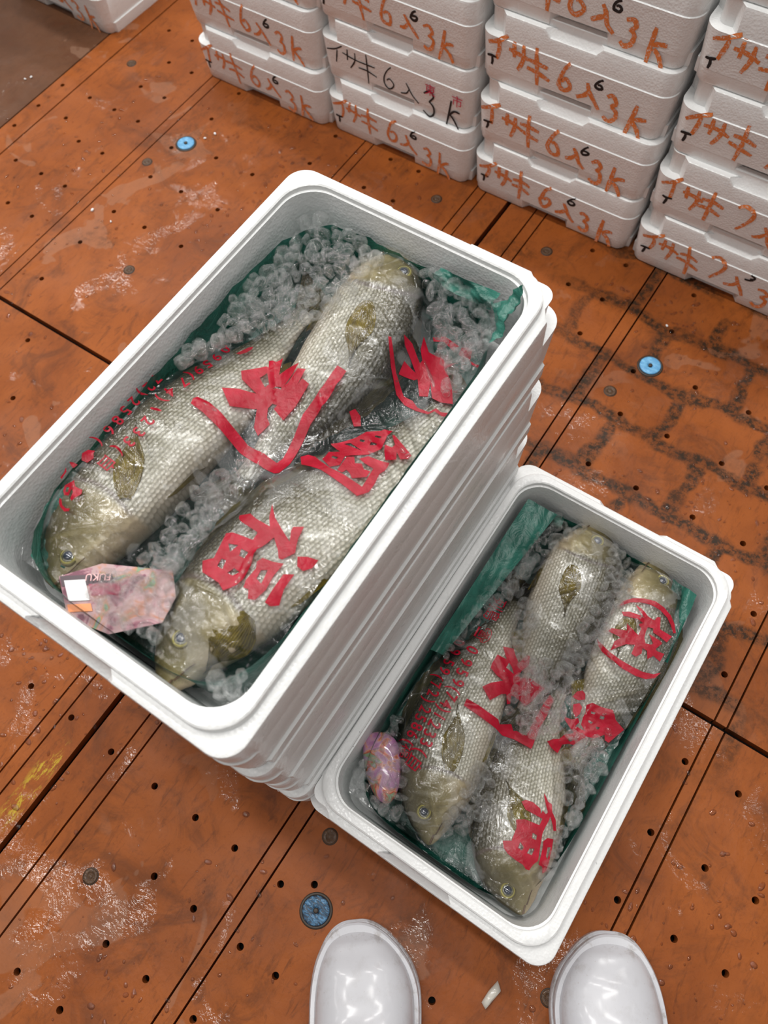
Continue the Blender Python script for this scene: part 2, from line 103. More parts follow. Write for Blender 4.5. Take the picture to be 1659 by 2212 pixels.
def from_bm(name, bm, mat, parent=None, smooth=True):
    me = bpy.data.meshes.new(name)
    bm.to_mesh(me)
    bm.free()
    if mat: me.materials.append(mat)
    if smooth: me.polygons.foreach_set('use_smooth', [True] * len(me.polygons))
    o = bpy.data.objects.new(name, me)
    COL.objects.link(o)
    if parent: o.parent = parent
    return o


def copy_tree(o, parent=None):
    c = o.copy()
    COL.objects.link(c)
    if parent: c.parent = parent
    for ch in list(o.children):
        copy_tree(ch, c)
    return c


def grid_faces(nu, nv, closed_v=False):
    F = []
    for i in range(nu - 1):
        for j in range(nv if closed_v else nv - 1):
            j2 = (j + 1) % nv
            F.append((i * nv + j, (i + 1) * nv + j, (i + 1) * nv + j2, i * nv + j2))
    return F


def sstep(a, b, x):
    t = min(1.0, max(0.0, (x - a) / (b - a)))
    return t * t * (3 - 2 * t)


def interp(pts, x):
    if x <= pts[0][0]: return pts[0][1]
    for (a, b), (c, d) in zip(pts, pts[1:]):
        if x <= c:
            t = (x - a) / (c - a)
            t = t * t * (3 - 2 * t) * 0.35 + t * 0.65
            return b + (d - b) * t
    return pts[-1][1]


def inpoly(x, y, P):
    c = False
    j = len(P) - 1
    for i in range(len(P)):
        if (P[i][1] > y) != (P[j][1] > y) and x < (P[j][0] - P[i][0]) * (y - P[i][1]) / (P[j][1] - P[i][1]) + P[i][0]:
            c = not c
        j = i
    return c


# ---------------------------------------------------------------- materials
class NT:
    def __init__(s, name):
        s.m = bpy.data.materials.new(name)
        s.m.use_nodes = True
        s.t = s.m.node_tree
        s.t.nodes.clear()
        s.out = s.t.nodes.new('ShaderNodeOutputMaterial')

    def n(s, typ, **kw):
        nd = s.t.nodes.new(typ)
        for k, v in kw.items():
            if k.startswith('_'): setattr(nd, k[1:], v)
        return nd

    def put(s, sock, v):
        if isinstance(v, bpy.types.NodeSocket): s.t.links.new(v, sock)
        elif v is not None:
            if hasattr(sock, 'default_value'):
                if sock.type == 'RGBA' and len(v) == 3: v = (*v, 1)
                sock.default_value = v

    def math(s, op, a, b=None, c=None, clamp=False):
        nd = s.n('ShaderNodeMath', _operation=op, _use_clamp=clamp)
        s.put(nd.inputs[0], a)
        if b is not None: s.put(nd.inputs[1], b)
        if c is not None: s.put(nd.inputs[2], c)
        return nd.outputs[0]

    def mix(s, f, a, b, blend='MIX'):
        nd = s.n('ShaderNodeMix', _data_type='RGBA', _blend_type=blend)
        s.put(nd.inputs[0], f)
        s.put(nd.inputs[6], a)
        s.put(nd.inputs[7], b)
        return nd.outputs[2]

    def noise(s, vec, scale, detail=3, rough=.55, dist=0.0):
        nd = s.n('ShaderNodeTexNoise')
        if vec is not None: s.put(nd.inputs['Vector'], vec)
        nd.inputs['Scale'].default_value = scale
        nd.inputs['Detail'].default_value = detail
        nd.inputs['Roughness'].default_value = rough
        nd.inputs['Distortion'].default_value = dist
        return nd.outputs[0]

    def ramp(s, f, *stops):
        nd = s.n('ShaderNodeValToRGB')
        s.put(nd.inputs[0], f)
        cr = nd.color_ramp
        while len(cr.elements) < len(stops): cr.elements.new(.5)
        for e, (p, c) in zip(cr.elements, stops):
            e.position = p
            e.color = (*c, 1) if not isinstance(c, (int, float)) else (c, c, c, 1)
        return nd.outputs[0]

    def rng(s, v, a, b, c=0.0, d=1.0, smooth=True):
        nd = s.n('ShaderNodeMapRange', _interpolation_type='SMOOTHSTEP' if smooth else 'LINEAR')
        s.put(nd.inputs[0], v)
        for i, x in enumerate((a, b, c, d)): nd.inputs[1 + i].default_value = x
        return nd.outputs[0]

    def obj(s):
        return s.n('ShaderNodeTexCoord').outputs['Object']

    def map(s, v, sc=(1, 1, 1), rot=(0, 0, 0), loc=(0, 0, 0)):
        nd = s.n('ShaderNodeMapping')
        s.put(nd.inputs[0], v)
        nd.inputs['Scale'].default_value = sc
        nd.inputs['Rotation'].default_value = rot
        nd.inputs['Location'].default_value = loc
        return nd.outputs[0]

    def bump(s, h, strength, dist, prev=None):
        nd = s.n('ShaderNodeBump')
        s.put(nd.inputs['Height'], h)
        nd.inputs['Strength'].default_value = strength
        nd.inputs['Distance'].default_value = dist
        if prev is not None: s.put(nd.inputs['Normal'], prev)
        return nd.outputs[0]

    def bsdf(s, **kw):
        nd = s.n('ShaderNodeBsdfPrincipled')
        for k, v in kw.items(): s.put(nd.inputs[k.replace('_', ' ')], v)
        return nd.outputs[0]

    def done(s, sh):
        s.t.links.new(sh, s.out.inputs[0])
        return s.m


def m_simple(name, col, rough=.5, **kw):
    t = NT(name)
    return t.done(t.bsdf(Base_Color=col, Roughness=rough, **kw))


def m_foam():
    t = NT('expanded_foam')
    o = t.obj()
    v = t.n('ShaderNodeTexVoronoi')
    t.put(v.inputs['Vector'], o)
    v.inputs['Scale'].default_value = 330
    v2 = t.noise(o, 9, 4)
    dirt = t.noise(o, 28, 5, .7)
    sp = t.rng(t.noise(o, 160, 2), .74, .80)
    sp = t.math('MULTIPLY', sp, t.rng(t.noise(o, 11, 2), .55, .7))
    col = t.mix(t.rng(v2, .3, .75, 0, .5), (.84, .845, .84), (.78, .785, .78))
    col = t.mix(t.rng(dirt, .62, .85, 0, .35), col, (.62, .59, .55))
    col = t.mix(t.math('MULTIPLY', sp, .7), col, (.12, .11, .1))
    h = t.math('ADD', t.math('MULTIPLY', v.outputs['Distance'], .6), t.math('MULTIPLY', t.noise(o, 60, 3), 1.3))
    nb = t.bump(h, .35, .0012)
    rough = t.rng(t.noise(o, 14, 3), .4, .6, .22, .42)
    return t.done(t.bsdf(Base_Color=col, Roughness=rough, Normal=nb, Specular_IOR_Level=.45, Subsurface_Weight=.0))


def m_floor(name, c1, c2, c3, grime):
    t = NT(name)
    o = t.obj()
    st = t.map(o, (3.5, 1, 1))
    n1 = t.noise(o, 5.5, 6, .62, .6)
    n2 = t.noise(st, 34, 6, .7, .8)
    n3 = t.noise(o, 1.6, 3, .5, .3)
    col = t.mix(t.rng(n1, .34, .68), c1, c2)
    col = t.mix(t.rng(n2, .5, .76, 0, .62), col, c3)
    mot = t.noise(o, 12, 5, .72, 1.0)
    col = t.mix(t.rng(mot, .48, .72, 0, .65), col, (.10, .030, .010))
    fine = t.noise(o, 230, 4, .75, 1.2)
    col = t.mix(t.rng(fine, .52, .8, 0, .35), col, c3)
    # milky dried puddles
    pn = t.noise(o, 8.5, 3, .5, .9)
    pud = t.rng(pn, .60, .62)
    pud = t.math('MULTIPLY', pud, t.rng(n3, .42, .56))
    col = t.mix(t.math('MULTIPLY', pud, .24), col, (.36, .21, .14))
    # moss and grime left along the joints of the crates that stood here
    sep = t.n('ShaderNodeSeparateXYZ')
    t.put(sep.inputs[0], o)
    wv = t.n('ShaderNodeTexNoise')
    t.put(wv.inputs['Vector'], o)
    wv.inputs['Scale'].default_value = 14
    wv.inputs['Detail'].default_value = 4
    ad = t.n('ShaderNodeVectorMath', _operation='MULTIPLY_ADD')
    t.put(ad.inputs[0], wv.outputs['Color'])
    ad.inputs[1].default_value = (.05, .05, 0)
    t.put(ad.inputs[2], o)
    br = t.n('ShaderNodeTexBrick')
    t.put(br.inputs['Vector'], ad.outputs[0])
    br.inputs['Color1'].default_value = (0, 0, 0, 1)
    br.inputs['Color2'].default_value = (0, 0, 0, 1)
    br.inputs['Mortar'].default_value = (1, 1, 1, 1)
    br.inputs['Scale'].default_value = 1.0
    br.inputs['Mortar Size'].default_value = .019
    br.inputs['Mortar Smooth'].default_value = .9
    br.inputs['Brick Width'].default_value = .135
    br.inputs['Row Height'].default_value = .098
    area = t.math('MULTIPLY', t.rng(sep.outputs['X'], -.36, -.16), t.rng(sep.outputs['Y'], .34, .46))
    area = t.math('MAXIMUM', area, t.math('MULTIPLY', t.rng(sep.outputs['X'], .1, .2), t.rng(sep.outputs['Y'], .2, .4)))
    spk = t.rng(t.noise(o, 95, 5, .8), .40, .60)
    g = t.math('MULTIPLY', t.rng(br.outputs['Color'], .15, .9), area)
    g = t.math('MULTIPLY', g, t.rng(t.noise(o, 9, 3), .26, .46))
    g = t.math('MULTIPLY', g, t.math('ADD', t.math('MULTIPLY', spk, .65), .35))
    g2 = t.math('MULTIPLY', t.rng(t.noise(o, 4.2, 5, .7), .55, .72), t.math('MULTIPLY', spk, .6))
    g = t.math('MAXIMUM', g, g2)
    col = t.mix(t.math('MULTIPLY', g, grime), col, (.022, .014, .007))
    # yellow paint traces by the front joint
    yn = t.math('MULTIPLY', t.rng(t.noise(t.map(o, (2.2, .6, 1)), 40, 5, .8), .50, .58),
                t.math('MULTIPLY', t.math('MULTIPLY', t.rng(sep.outputs['X'], -.475, -.462), t.rng(sep.outputs['X'], -.441, -.452)),
                       t.math('MULTIPLY', t.rng(sep.outputs['Y'], -.26, -.22), t.rng(sep.outputs['Y'], -.12, -.16))))
    col = t.mix(t.math('MULTIPLY', yn, .85), col, (.50, .36, .03))
    wet = t.rng(t.noise(o, 3.1, 4, .6, .5), .36, .60)
    ro = t.math('SUBTRACT', .62, t.math('MULTIPLY', wet, .22))
    patch = t.rng(t.noise(o, 9.5, 4, .6, .8), .57, .64)
    h1 = t.noise(o, 7.5, 2, .5, .3)
    h2 = t.noise(o, 150, 4, .7, .6)
    h3 = t.noise(o, 33, 3, .6, .4)
    nb0 = t.bump(h1, .6, .012)
    cn = t.bump(t.noise(o, 150, 2, .5, .5), .8, .0006, t.bump(t.noise(o, 42, 3, .6, .6), .7, .0022, nb0))
    nb = nb0
    nb = t.bump(h3, .45, .0022, nb)
    nb = t.bump(h2, .35, .0007, nb)
    return t.done(t.bsdf(Base_Color=col, Roughness=ro, Normal=nb, Specular_IOR_Level=.2, Coat_Weight=t.math('MULTIPLY', patch, .6), Coat_Roughness=.045, Coat_IOR=1.6, Coat_Normal=cn))


def m_skin():
    t = NT('fish_skin')
    u1 = t.n('ShaderNodeUVMap', _uv_map='UVMap')
    u2 = t.n('ShaderNodeUVMap', _uv_map='metric')
    s1 = t.n('ShaderNodeSeparateXYZ')
    t.put(s1.inputs[0], u1.outputs[0])
    U, V = s1.outputs['X'], s1.outputs['Y']
    s2 = t.n('ShaderNodeSeparateXYZ')
    t.put(s2.inputs[0], u2.outputs[0])
    wob = t.noise(u2.outputs[0], 60, 2)
    X = t.math('ADD', s2.outputs['X'], t.math('MULTIPLY', wob, .003))
    Y = t.math('ADD', s2.outputs['Y'], t.math('MULTIPLY', wob, .002))
    sx, sy = .0052, .0034
    q = t.math('DIVIDE', Y, sy)
    row = t.math('FLOOR', q)
    off = t.math('MULTIPLY', t.math('MODULO', t.math('ABSOLUTE', row), 2.0), .5)
    pxx = t.math('ADD', t.math('DIVIDE', X, sx), off)
    fx = t.math('SUBTRACT', t.math('FRACT', pxx), .5)
    fy = t.math('SUBTRACT', t.math('FRACT', q), .5)
    d = t.math('SQRT', t.math('ADD', t.math('MULTIPLY', t.math('MULTIPLY', fx, fx), 1.0), t.math('MULTIPLY', t.math('MULTIPLY', fy, fy), 1.1)))
    dark = t.rng(d, .36, .60)
    head = t.rng(U, .245, .225)
    tail = t.rng(U, .95, .99)
    body = t.math('MULTIPLY', t.math('SUBTRACT', 1.0, head), t.math('SUBTRACT', 1.0, tail))
    VV = t.math('ADD', V, t.math('MULTIPLY', t.math('SUBTRACT', t.noise(u2.outputs[0], 28, 4), .5), .35))
    side = t.ramp(t.rng(VV, -1, 1, 0, 1, False), (0.0, (.57, .49, .39)), (.22, (.50, .47, .385)), (.42, (.355, .335, .262)), (.58, (.245, .225, .16)), (.73, (.15, .13, .082)), (.86, (.065, .056, .034)), (1.0, (.04, .034, .022)))
    hc = t.ramp(t.rng(VV, -1, 1, 0, 1, False), (0.0, (.55, .43, .30)), (.3, (.34, .28, .14)), (.55, (.18, .145, .055)), (1.0, (.045, .036, .018)))
    hn = t.noise(u2.outputs[0], 110, 5, .7)
    hc = t.mix(t.rng(hn, .5, .8, 0, .38), hc, (.60, .53, .34))
    hc = t.mix(t.rng(t.noise(u2.outputs[0], 420, 3), .55, .75, 0, .35), hc, (.12, .11, .06))
    # scale rims darker towards the back, pale on the belly
    dk = t.math('MULTIPLY', dark, t.rng(V, -.9, .0, .5, 1.0))
    sc = t.mix(dk, side, t.mix(.78, side, (.09, .078, .045)))
    lit = t.math('MULTIPLY', t.rng(d, .26, .08), t.rng(V, -1, .9, .22, .12))  # pale highlight painted into the centre of each scale
    sc = t.mix(lit, sc, (.78, .76, .68))
    # lateral line
    ll = t.rng(t.math('ABSOLUTE', t.math('SUBTRACT', V, .42)), .0, .03, .45, 0.0)
    sc = t.mix(ll, sc, (.08, .07, .05))
    col = t.mix(head, sc, hc)
    # dusky edge of the gill cover
    gc = t.math('ADD', U, t.math('MULTIPLY', t.math('MULTIPLY', V, V), .045))
    ge = t.rng(t.math('ABSOLUTE', t.math('SUBTRACT', gc, .252)), .0, .012, .75, 0.0)
    col = t.mix(t.math('MULTIPLY', ge, t.rng(V, -.95, -.5)), col, (.13, .095, .085))
    h = t.math('MULTIPLY', t.rng(d, .62, .1), body)
    nb = t.bump(h, .55, .0009)
    nb = t.bump(t.math('MULTIPLY', t.noise(u2.outputs[0], 160, 3), head), .6, .0009, nb)
    return t.done(t.bsdf(Base_Color=col, Roughness=t.math('ADD', .27, t.math('MULTIPLY', head, .06)), Normal=nb, Specular_IOR_Level=.55, Metallic=.05,
                         Coat_Weight=.25, Coat_Roughness=.08))


def m_fin(name, c1, c2):
    t = NT(name)
    u = t.n('ShaderNodeUVMap', _uv_map='UVMap')
    w_ = t.n('ShaderNodeTexWave', _wave_type='BANDS', _bands_direction='Y')
    t.put(w_.inputs['Vector'], u.outputs[0])
    w_.inputs['Scale'].default_value = 5.5
    w_.inputs['Distortion'].default_value = .7
    s1 = t.n('ShaderNodeSeparateXYZ')
    t.put(s1.inputs[0], u.outputs[0])
    c = t.mix(t.rng(t.noise(u.outputs[0], 6, 3), .35, .7), c1, c2)
    c = t.mix(t.rng(w_.outputs[0], .2, .8, 0, .5), c, t.mix(.8, c, (.02, .016, .006)))
    c = t.mix(t.rng(s1.outputs['X'], .35, 1.0, 0, .6), c, (.05, .036, .010))
    nb = t.bump(w_.outputs[0], .6, .0008)
    return t.done(t.bsdf(Base_Color=c, Roughness=.5, Normal=nb, Specular_IOR_Level=.18))


def m_liner():
    t = NT('green_film')
    o = t.obj()
    c = t.mix(t.rng(t.noise(o, 22, 4), .35, .7), (.008, .085, .062), (.030, .165, .125))
    nb = t.bump(t.noise(o, 45, 4, .6, 1.5), .7, .004)
    return t.done(t.bsdf(Base_Color=c, Roughness=.32, Normal=nb, Specular_IOR_Level=.5))


def m_film():
    t = NT('clear_bag_film')
    o = t.obj()
    v = t.n('ShaderNodeTexVoronoi', _feature='DISTANCE_TO_EDGE')
    ns = t.n('ShaderNodeTexNoise')
    t.put(ns.inputs['Vector'], o)
    ns.inputs['Scale'].default_value = 26
    ns.inputs['Detail'].default_value = 4
    ad = t.n('ShaderNodeVectorMath', _operation='MULTIPLY_ADD')
    t.put(ad.inputs[0], ns.outputs['Color'])
    ad.inputs[1].default_value = (.05, .05, .05)
    t.put(ad.inputs[2], o)
    t.put(v.inputs['Vector'], ad.outputs[0])
    v.inputs['Scale'].default_value = 34
    cr = t.rng(v.outputs['Distance'], 0, .10)
    h = t.math('ADD', cr, t.math('MULTIPLY', t.noise(o, 70, 3, .6, 1.0), 1.4))
    nb = t.bump(h, .55, .0016)
    gl = t.n('ShaderNodeBsdfAnisotropic')
    t.put(gl.inputs['Color'], (1, 1, 1))
    t.put(gl.inputs['Roughness'], .12)
    t.put(gl.inputs['Normal'], nb)
    tr = t.n('ShaderNodeBsdfTransparent')
    t.put(tr.inputs[0], (.97, .975, .975))
    df = t.n('ShaderNodeBsdfDiffuse')
    t.put(df.inputs[0], (.85, .85, .85))
    fr = t.n('ShaderNodeFresnel')
    fr.inputs[0].default_value = 1.5
    m0 = t.n('ShaderNodeMixShader')
    edge = t.math('MULTIPLY', t.rng(v.outputs['Distance'], .022, .0, 0, .14), t.rng(t.noise(o, 19, 2), .5, .66))
    hz_ = t.math('MULTIPLY', t.rng(t.noise(o, 17, 3, .5, 1.6), .52, .58), .09)
    t.put(m0.inputs[0], t.math('ADD', .012, t.math('ADD', edge, hz_)))
    t.put(m0.inputs[1], tr.outputs[0])
    t.put(m0.inputs[2], df.outputs[0])
    m1 = t.n('ShaderNodeMixShader')
    t.put(m1.inputs[0], t.math('MULTIPLY', fr.outputs[0], 1.0, clamp=True))
    t.put(m1.inputs[1], m0.outputs[0])
    t.put(m1.inputs[2], gl.outputs[0])
    return t.done(m1.outputs[0])


def m_ice():
    t = NT('wet_ice')
    o = t.obj()
    geo = t.n('ShaderNodeNewGeometry')
    nb = t.bump(t.noise(o, 3.0, 4, .65, 1.2), .6, .30)
    fr = t.n('ShaderNodeBsdfRefraction')
    t.put(fr.inputs['Color'], (1, 1, 1))
    fr.inputs['IOR'].default_value = 1.10
    fr.inputs['Roughness'].default_value = .0
    t.put(fr.inputs['Normal'], nb)
    tr = t.n('ShaderNodeBsdfTransparent')
    t.put(tr.inputs[0], (1, 1, 1))
    m0 = t.n('ShaderNodeMixShader')
    m0.inputs[0].default_value = .86
    t.put(m0.inputs[1], fr.outputs[0])
    t.put(m0.inputs[2], tr.outputs[0])
    df = t.n('ShaderNodeBsdfDiffuse')
    t.put(df.inputs[0], (.95, .97, .97))
    tl = t.n('ShaderNodeBsdfTranslucent')
    t.put(tl.inputs[0], (.95, .97, .97))
    md = t.n('ShaderNodeMixShader')
    md.inputs[0].default_value = .5
    t.put(md.inputs[1], df.outputs[0])
    t.put(md.inputs[2], tl.outputs[0])
    lw = t.n('ShaderNodeLayerWeight')
    lw.inputs[0].default_value = .5
    t.put(lw.inputs['Normal'], nb)
    fac = lw.outputs['Facing']
    cl = t.rng(t.noise(geo.outputs['Position'], 130, 4, .7), .58, .68, .0, .20)
    rim = t.math('MULTIPLY', t.rng(fac, .70, .97), .34)  # white rim highlight mixed into the colour at grazing angles
    m1 = t.n('ShaderNodeMixShader')
    t.put(m1.inputs[0], t.math('ADD', cl, rim, clamp=True))
    t.put(m1.inputs[1], m0.outputs[0])
    t.put(m1.inputs[2], md.outputs[0])
    gl = t.n('ShaderNodeBsdfAnisotropic')
    t.put(gl.inputs['Color'], (1, 1, 1))
    gl.inputs['Roughness'].default_value = .06
    t.put(gl.inputs['Normal'], nb)
    front = t.math('SUBTRACT', 1.0, geo.outputs['Backfacing'])
    gf = t.math('MULTIPLY', front, t.rng(fac, .3, 1.0, .10, .50))
    m2 = t.n('ShaderNodeMixShader')
    t.put(m2.inputs[0], gf)
    t.put(m2.inputs[1], m1.outputs[0])
    t.put(m2.inputs[2], gl.outputs[0])
    return t.done(m2.outputs[0])


def m_boot():
    t = NT('white_rubber')
    o = t.obj()
    d = t.rng(t.noise(o, 55, 5, .75), .48, .68, 0, .75)
    sp = t.rng(t.noise(o, 300, 2), .70, .76, 0, .6)
    sep = t.n('ShaderNodeSeparateXYZ')
    t.put(sep.inputs[0], o)
    toe = t.rng(sep.outputs['Z'], .045, .015, .15, 1.0)
    c = t.mix(t.math('MULTIPLY', d, toe), (.54, .54, .57), (.22, .18, .15))
    c = t.mix(t.math('MULTIPLY', sp, .5), c, (.28, .22, .17))
    nb = t.bump(t.noise(o, 26, 3), .25, .003)
    return t.done(t.bsdf(Base_Color=c, Roughness=.36, Normal=nb, Coat_Weight=.35, Coat_Roughness=.12))


def m_marker(name, col, thr):
    t = NT(name)
    o = t.obj()
    n = t.rng(t.noise(o, 330, 3, .7), thr, thr + .16)
    c = t.mix(t.math('MULTIPLY', n, .75), col, (.74, .70, .66))
    return t.done(t.bsdf(Base_Color=c, Roughness=.6))


def m_print():
    t = NT('red_print')
    o = t.obj()
    nb = t.bump(t.noise(o, 130, 4, .6, .8), .5, .0012)
    a = t.bsdf(Base_Color=t.mix(t.rng(t.noise(o, 60, 3), .4, .7), (.38, .004, .020), (.50, .009, .034)), Roughness=.25, Normal=nb, Specular_IOR_Level=.35)
    tr = t.n('ShaderNodeBsdfTransparent')
    t.put(tr.inputs[0], (.80, .05, .08))
    m = t.n('ShaderNodeMixShader')
    m.inputs[0].default_value = .22
    t.put(m.inputs[1], a)
    t.put(m.inputs[2], tr.outputs[0])
    return t.done(m.outputs[0])


FOAM = m_foam()
FLOOR = m_floor('orange_deck', (.315, .084, .0150), (.215, .054, .010), (.075, .021, .007), .97)
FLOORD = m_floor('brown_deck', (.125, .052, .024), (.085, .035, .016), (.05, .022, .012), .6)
DARK = m_simple('gap_shade', (.012, .008, .006), .8)  # black that stands in for the shade deep in the deck gaps
SKIN = m_skin()
FIN = m_fin('olive_fin', (.26, .19, .014), (.12, .085, .010))
FIND = m_fin('dark_fin', (.10, .085, .03), (.05, .042, .022))
LINER = m_liner()
FILM = m_film()
ICE = m_ice()
BOOT = m_boot()
ORANGE = m_marker('orange_marker', (.76, .21, .045), .50)
BLACKM = m_marker('black_marker', (.012, .012, .014), .72)
REDM = m_marker('red_marker', (.55, .01, .06), .58)
PRINT = m_print()
GOLD = m_simple('eye_gold', (.50, .44, .12), .25, Coat_Weight=.8, Coat_Roughness=.05)
PUPIL = m_simple('eye_pupil', (.035, .045, .075), .12, Coat_Weight=1.0, Coat_Roughness=.03)
IRIS = m_simple('eye_iris', (.14, .13, .07), .2, Coat_Weight=.8, Coat_Roughness=.05)
EYER = m_simple('eye_rim', (.16, .13, .05), .3)
MOUTHM = m_simple('fish_mouth', (.16, .10, .06), .4)
BLOOD = m_simple('gill_blood', (.35, .04, .035), .3)


# ---------------------------------------------------------------- floor of perforated deck panels
def floor_panels():
    xs = [-1.348, -1.3005, -1.2975, -1.0892, -1.0868, -1.0680, -1.0655, -.7350, -.7326, -.7170, -.7146, -.5040, -.5016, -.4850, -.4826, -.4415, -.4335, -.3910,
          -.3885, -.3710, -.3685, -.1670, -.1645, -.1460, -.1435, .2080, .2105, .2245, .2270, .5835, .585, .601, .6025, 2.6]
    strips = [(xs[0], xs[1])] + [(xs[i], xs[i + 1]) for i in range(2, len(xs) - 1, 2)]
    ys = [(-1.6, .3325), (.3395, 3.6)]
    holes = DATA['holes']
    bm = bmesh.new()
    dk = []
    for (x0, x1) in strips:
        for (y0, y1) in ys:
            hs = [h for h in holes if x0 + .006 < h[0] < x1 - .006 and y0 + .006 < h[1] < y1 - .006]
            loops = [[(x0, y0), (x1, y0), (x1, y1), (x0, y1)]]
            for h in hs:
                loops.append([(h[0] + .0042 * math.cos(a * PI / 8), h[1] + .0042 * math.sin(a * PI / 8)) for a in range(16)])
            edges = []
            for li, lp in enumerate(loops):
                vs = [bm.verts.new((x, y, 0)) for x, y in lp]
                lo = [bm.verts.new((x, y, -.014)) for x, y in lp]
                for i in range(len(vs)):
                    j = (i + 1) % len(vs)
                    edges.append(bm.edges.new((vs[i], vs[j])))
                    bm.faces.new((vs[i], lo[i], lo[j], vs[j]) if li == 0 else (vs[i], vs[j], lo[j], lo[i]))
            bmesh.ops.triangle_fill(bm, use_beauty=True, use_dissolve=False, edges=edges, normal=(0, 0, 1))
    for f in bm.faces:
        if abs(f.normal.z) > .9 and f.normal.z < 0: f.normal_flip()
    o = from_bm('floor', bm, FLOOR, smooth=False)
    tag(o, 'wet orange perforated deck floor with long joints', kind='structure')
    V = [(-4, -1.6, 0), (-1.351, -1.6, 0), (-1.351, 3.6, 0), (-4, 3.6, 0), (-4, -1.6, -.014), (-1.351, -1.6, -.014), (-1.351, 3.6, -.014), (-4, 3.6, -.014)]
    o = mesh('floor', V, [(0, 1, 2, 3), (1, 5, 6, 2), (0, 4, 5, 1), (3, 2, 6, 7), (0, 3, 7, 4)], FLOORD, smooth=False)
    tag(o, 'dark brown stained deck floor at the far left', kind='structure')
    V = [(-4, -1.6, -.03), (2.6, -1.6, -.03), (2.6, 3.6, -.03), (-4, 3.6, -.03)]
    o = mesh('floor', V, [(0, 1, 2, 3)], DARK, smooth=False)
    tag(o, 'black sheet below the deck standing in for shade in the joints', kind='structure')


floor_panels()


def disc_stack(name, prof, mat, parent=None, seg=40, close=True, loc=None):
    V, F = [], []
    for (r, z) in prof:
        for k in range(seg):
            a = 2 * PI * k / seg
            V.append((r * math.cos(a), r * math.sin(a), z))
    n = len(prof)
    for i in range(n - 1):
        for k in range(seg):
            k2 = (k + 1) % seg
            F.append((i * seg + k, i * seg + k2, (i + 1) * seg + k2, (i + 1) * seg + k))
    if close:
        F.append(tuple(range((n - 1) * seg, n * seg)))
    o = mesh(name, V, F, mat, parent)
    if loc: o.location = loc
    return o


def m_disc(name, c1, c2, sc, met=0.0):
    t = NT(name)
    o = t.obj()
    n = t.rng(t.noise(t.map(o, (1, 3, 1)), sc, 5, .75, 1.0), .42, .62)
    c = t.mix(n, c1, c2)
    return t.done(t.bsdf(Base_Color=c, Roughness=.3, Metallic=met, Normal=t.bump(n, .4, .0008), Coat_Weight=.1))


BLUEM = m_disc('blue_paint', (.10, .33, .60), (.20, .52, .80), 60)
BLUED = m_disc('worn_blue_paint', (.02, .035, .06), (.09, .24, .42), 120)
PLUGM = m_disc('brown_plug', (.065, .030, .012), (.12, .058, .024), 160)
RIMM = m_simple('plug_rim', (.03, .018, .010), .5)
bl = ['pale blue round floor disc near the far left of the deck', 'pale blue round floor disc on the mossy deck right of the tall stack',
      'scuffed dark blue floor disc beside the left white boot']
for i, (x, y) in enumerate(DATA['blues']):
    e = empty('floor_disc', (x, y, 0))
    tag(e, bl[i], 'floor disc', 'blue floor discs')
    m = BLUED if i == 2 else BLUEM
    disc_stack('disc_face', [(.0158, .0006), (.0158, .0022), (.0145, .0030), (.0065, .0030), (.0055, .0026), (.0045, .0026), (.0040, .0012)], m, e, close=True)
    disc_stack('seal_ring', [(.0195, .0002), (.0190, .0012), (.0160, .0014), (.0158, .0006)], RIMM, e, close=False)
    disc_stack('centre_bolt', [(.0030, .0014), (.0030, .0032), (.0018, .0036)], RIMM, e)
pl = ['brown round plug in the deck by the third crate stack', 'dark round plug just right of the tall open stack', 'brown round plug behind the tall open box near the wall crates',
      'brown round plug left of the tall open box and near a pale blue disc', 'small round plug in the deck near the far left crate',
      'worn round plug in the deck left of the tall open box', 'brown round plug in the deck at the lower left', 'dark brown round plug by the front left corner of the low box',
      'brown round plug between the two white boots']
for i, (x, y) in enumerate(DATA['plugs']):
    e = empty('floor_plug', (x, y, 0))
    tag(e, pl[i], 'floor plug', 'brown floor plugs')
    disc_stack('plug_cap', [(.0085, .0002), (.0085, .0009), (.0075, .0014), (.0042, .0014), (.0040, .0008), (.0030, .0008), (.0026, .0015)], PLUGM, e)
    disc_stack('plug_ring', [(.0098, .0001), (.0096, .0005), (.0087, .0006)], RIMM, e, close=False)


# ---------------------------------------------------------------- foam fish boxes
RO = .023


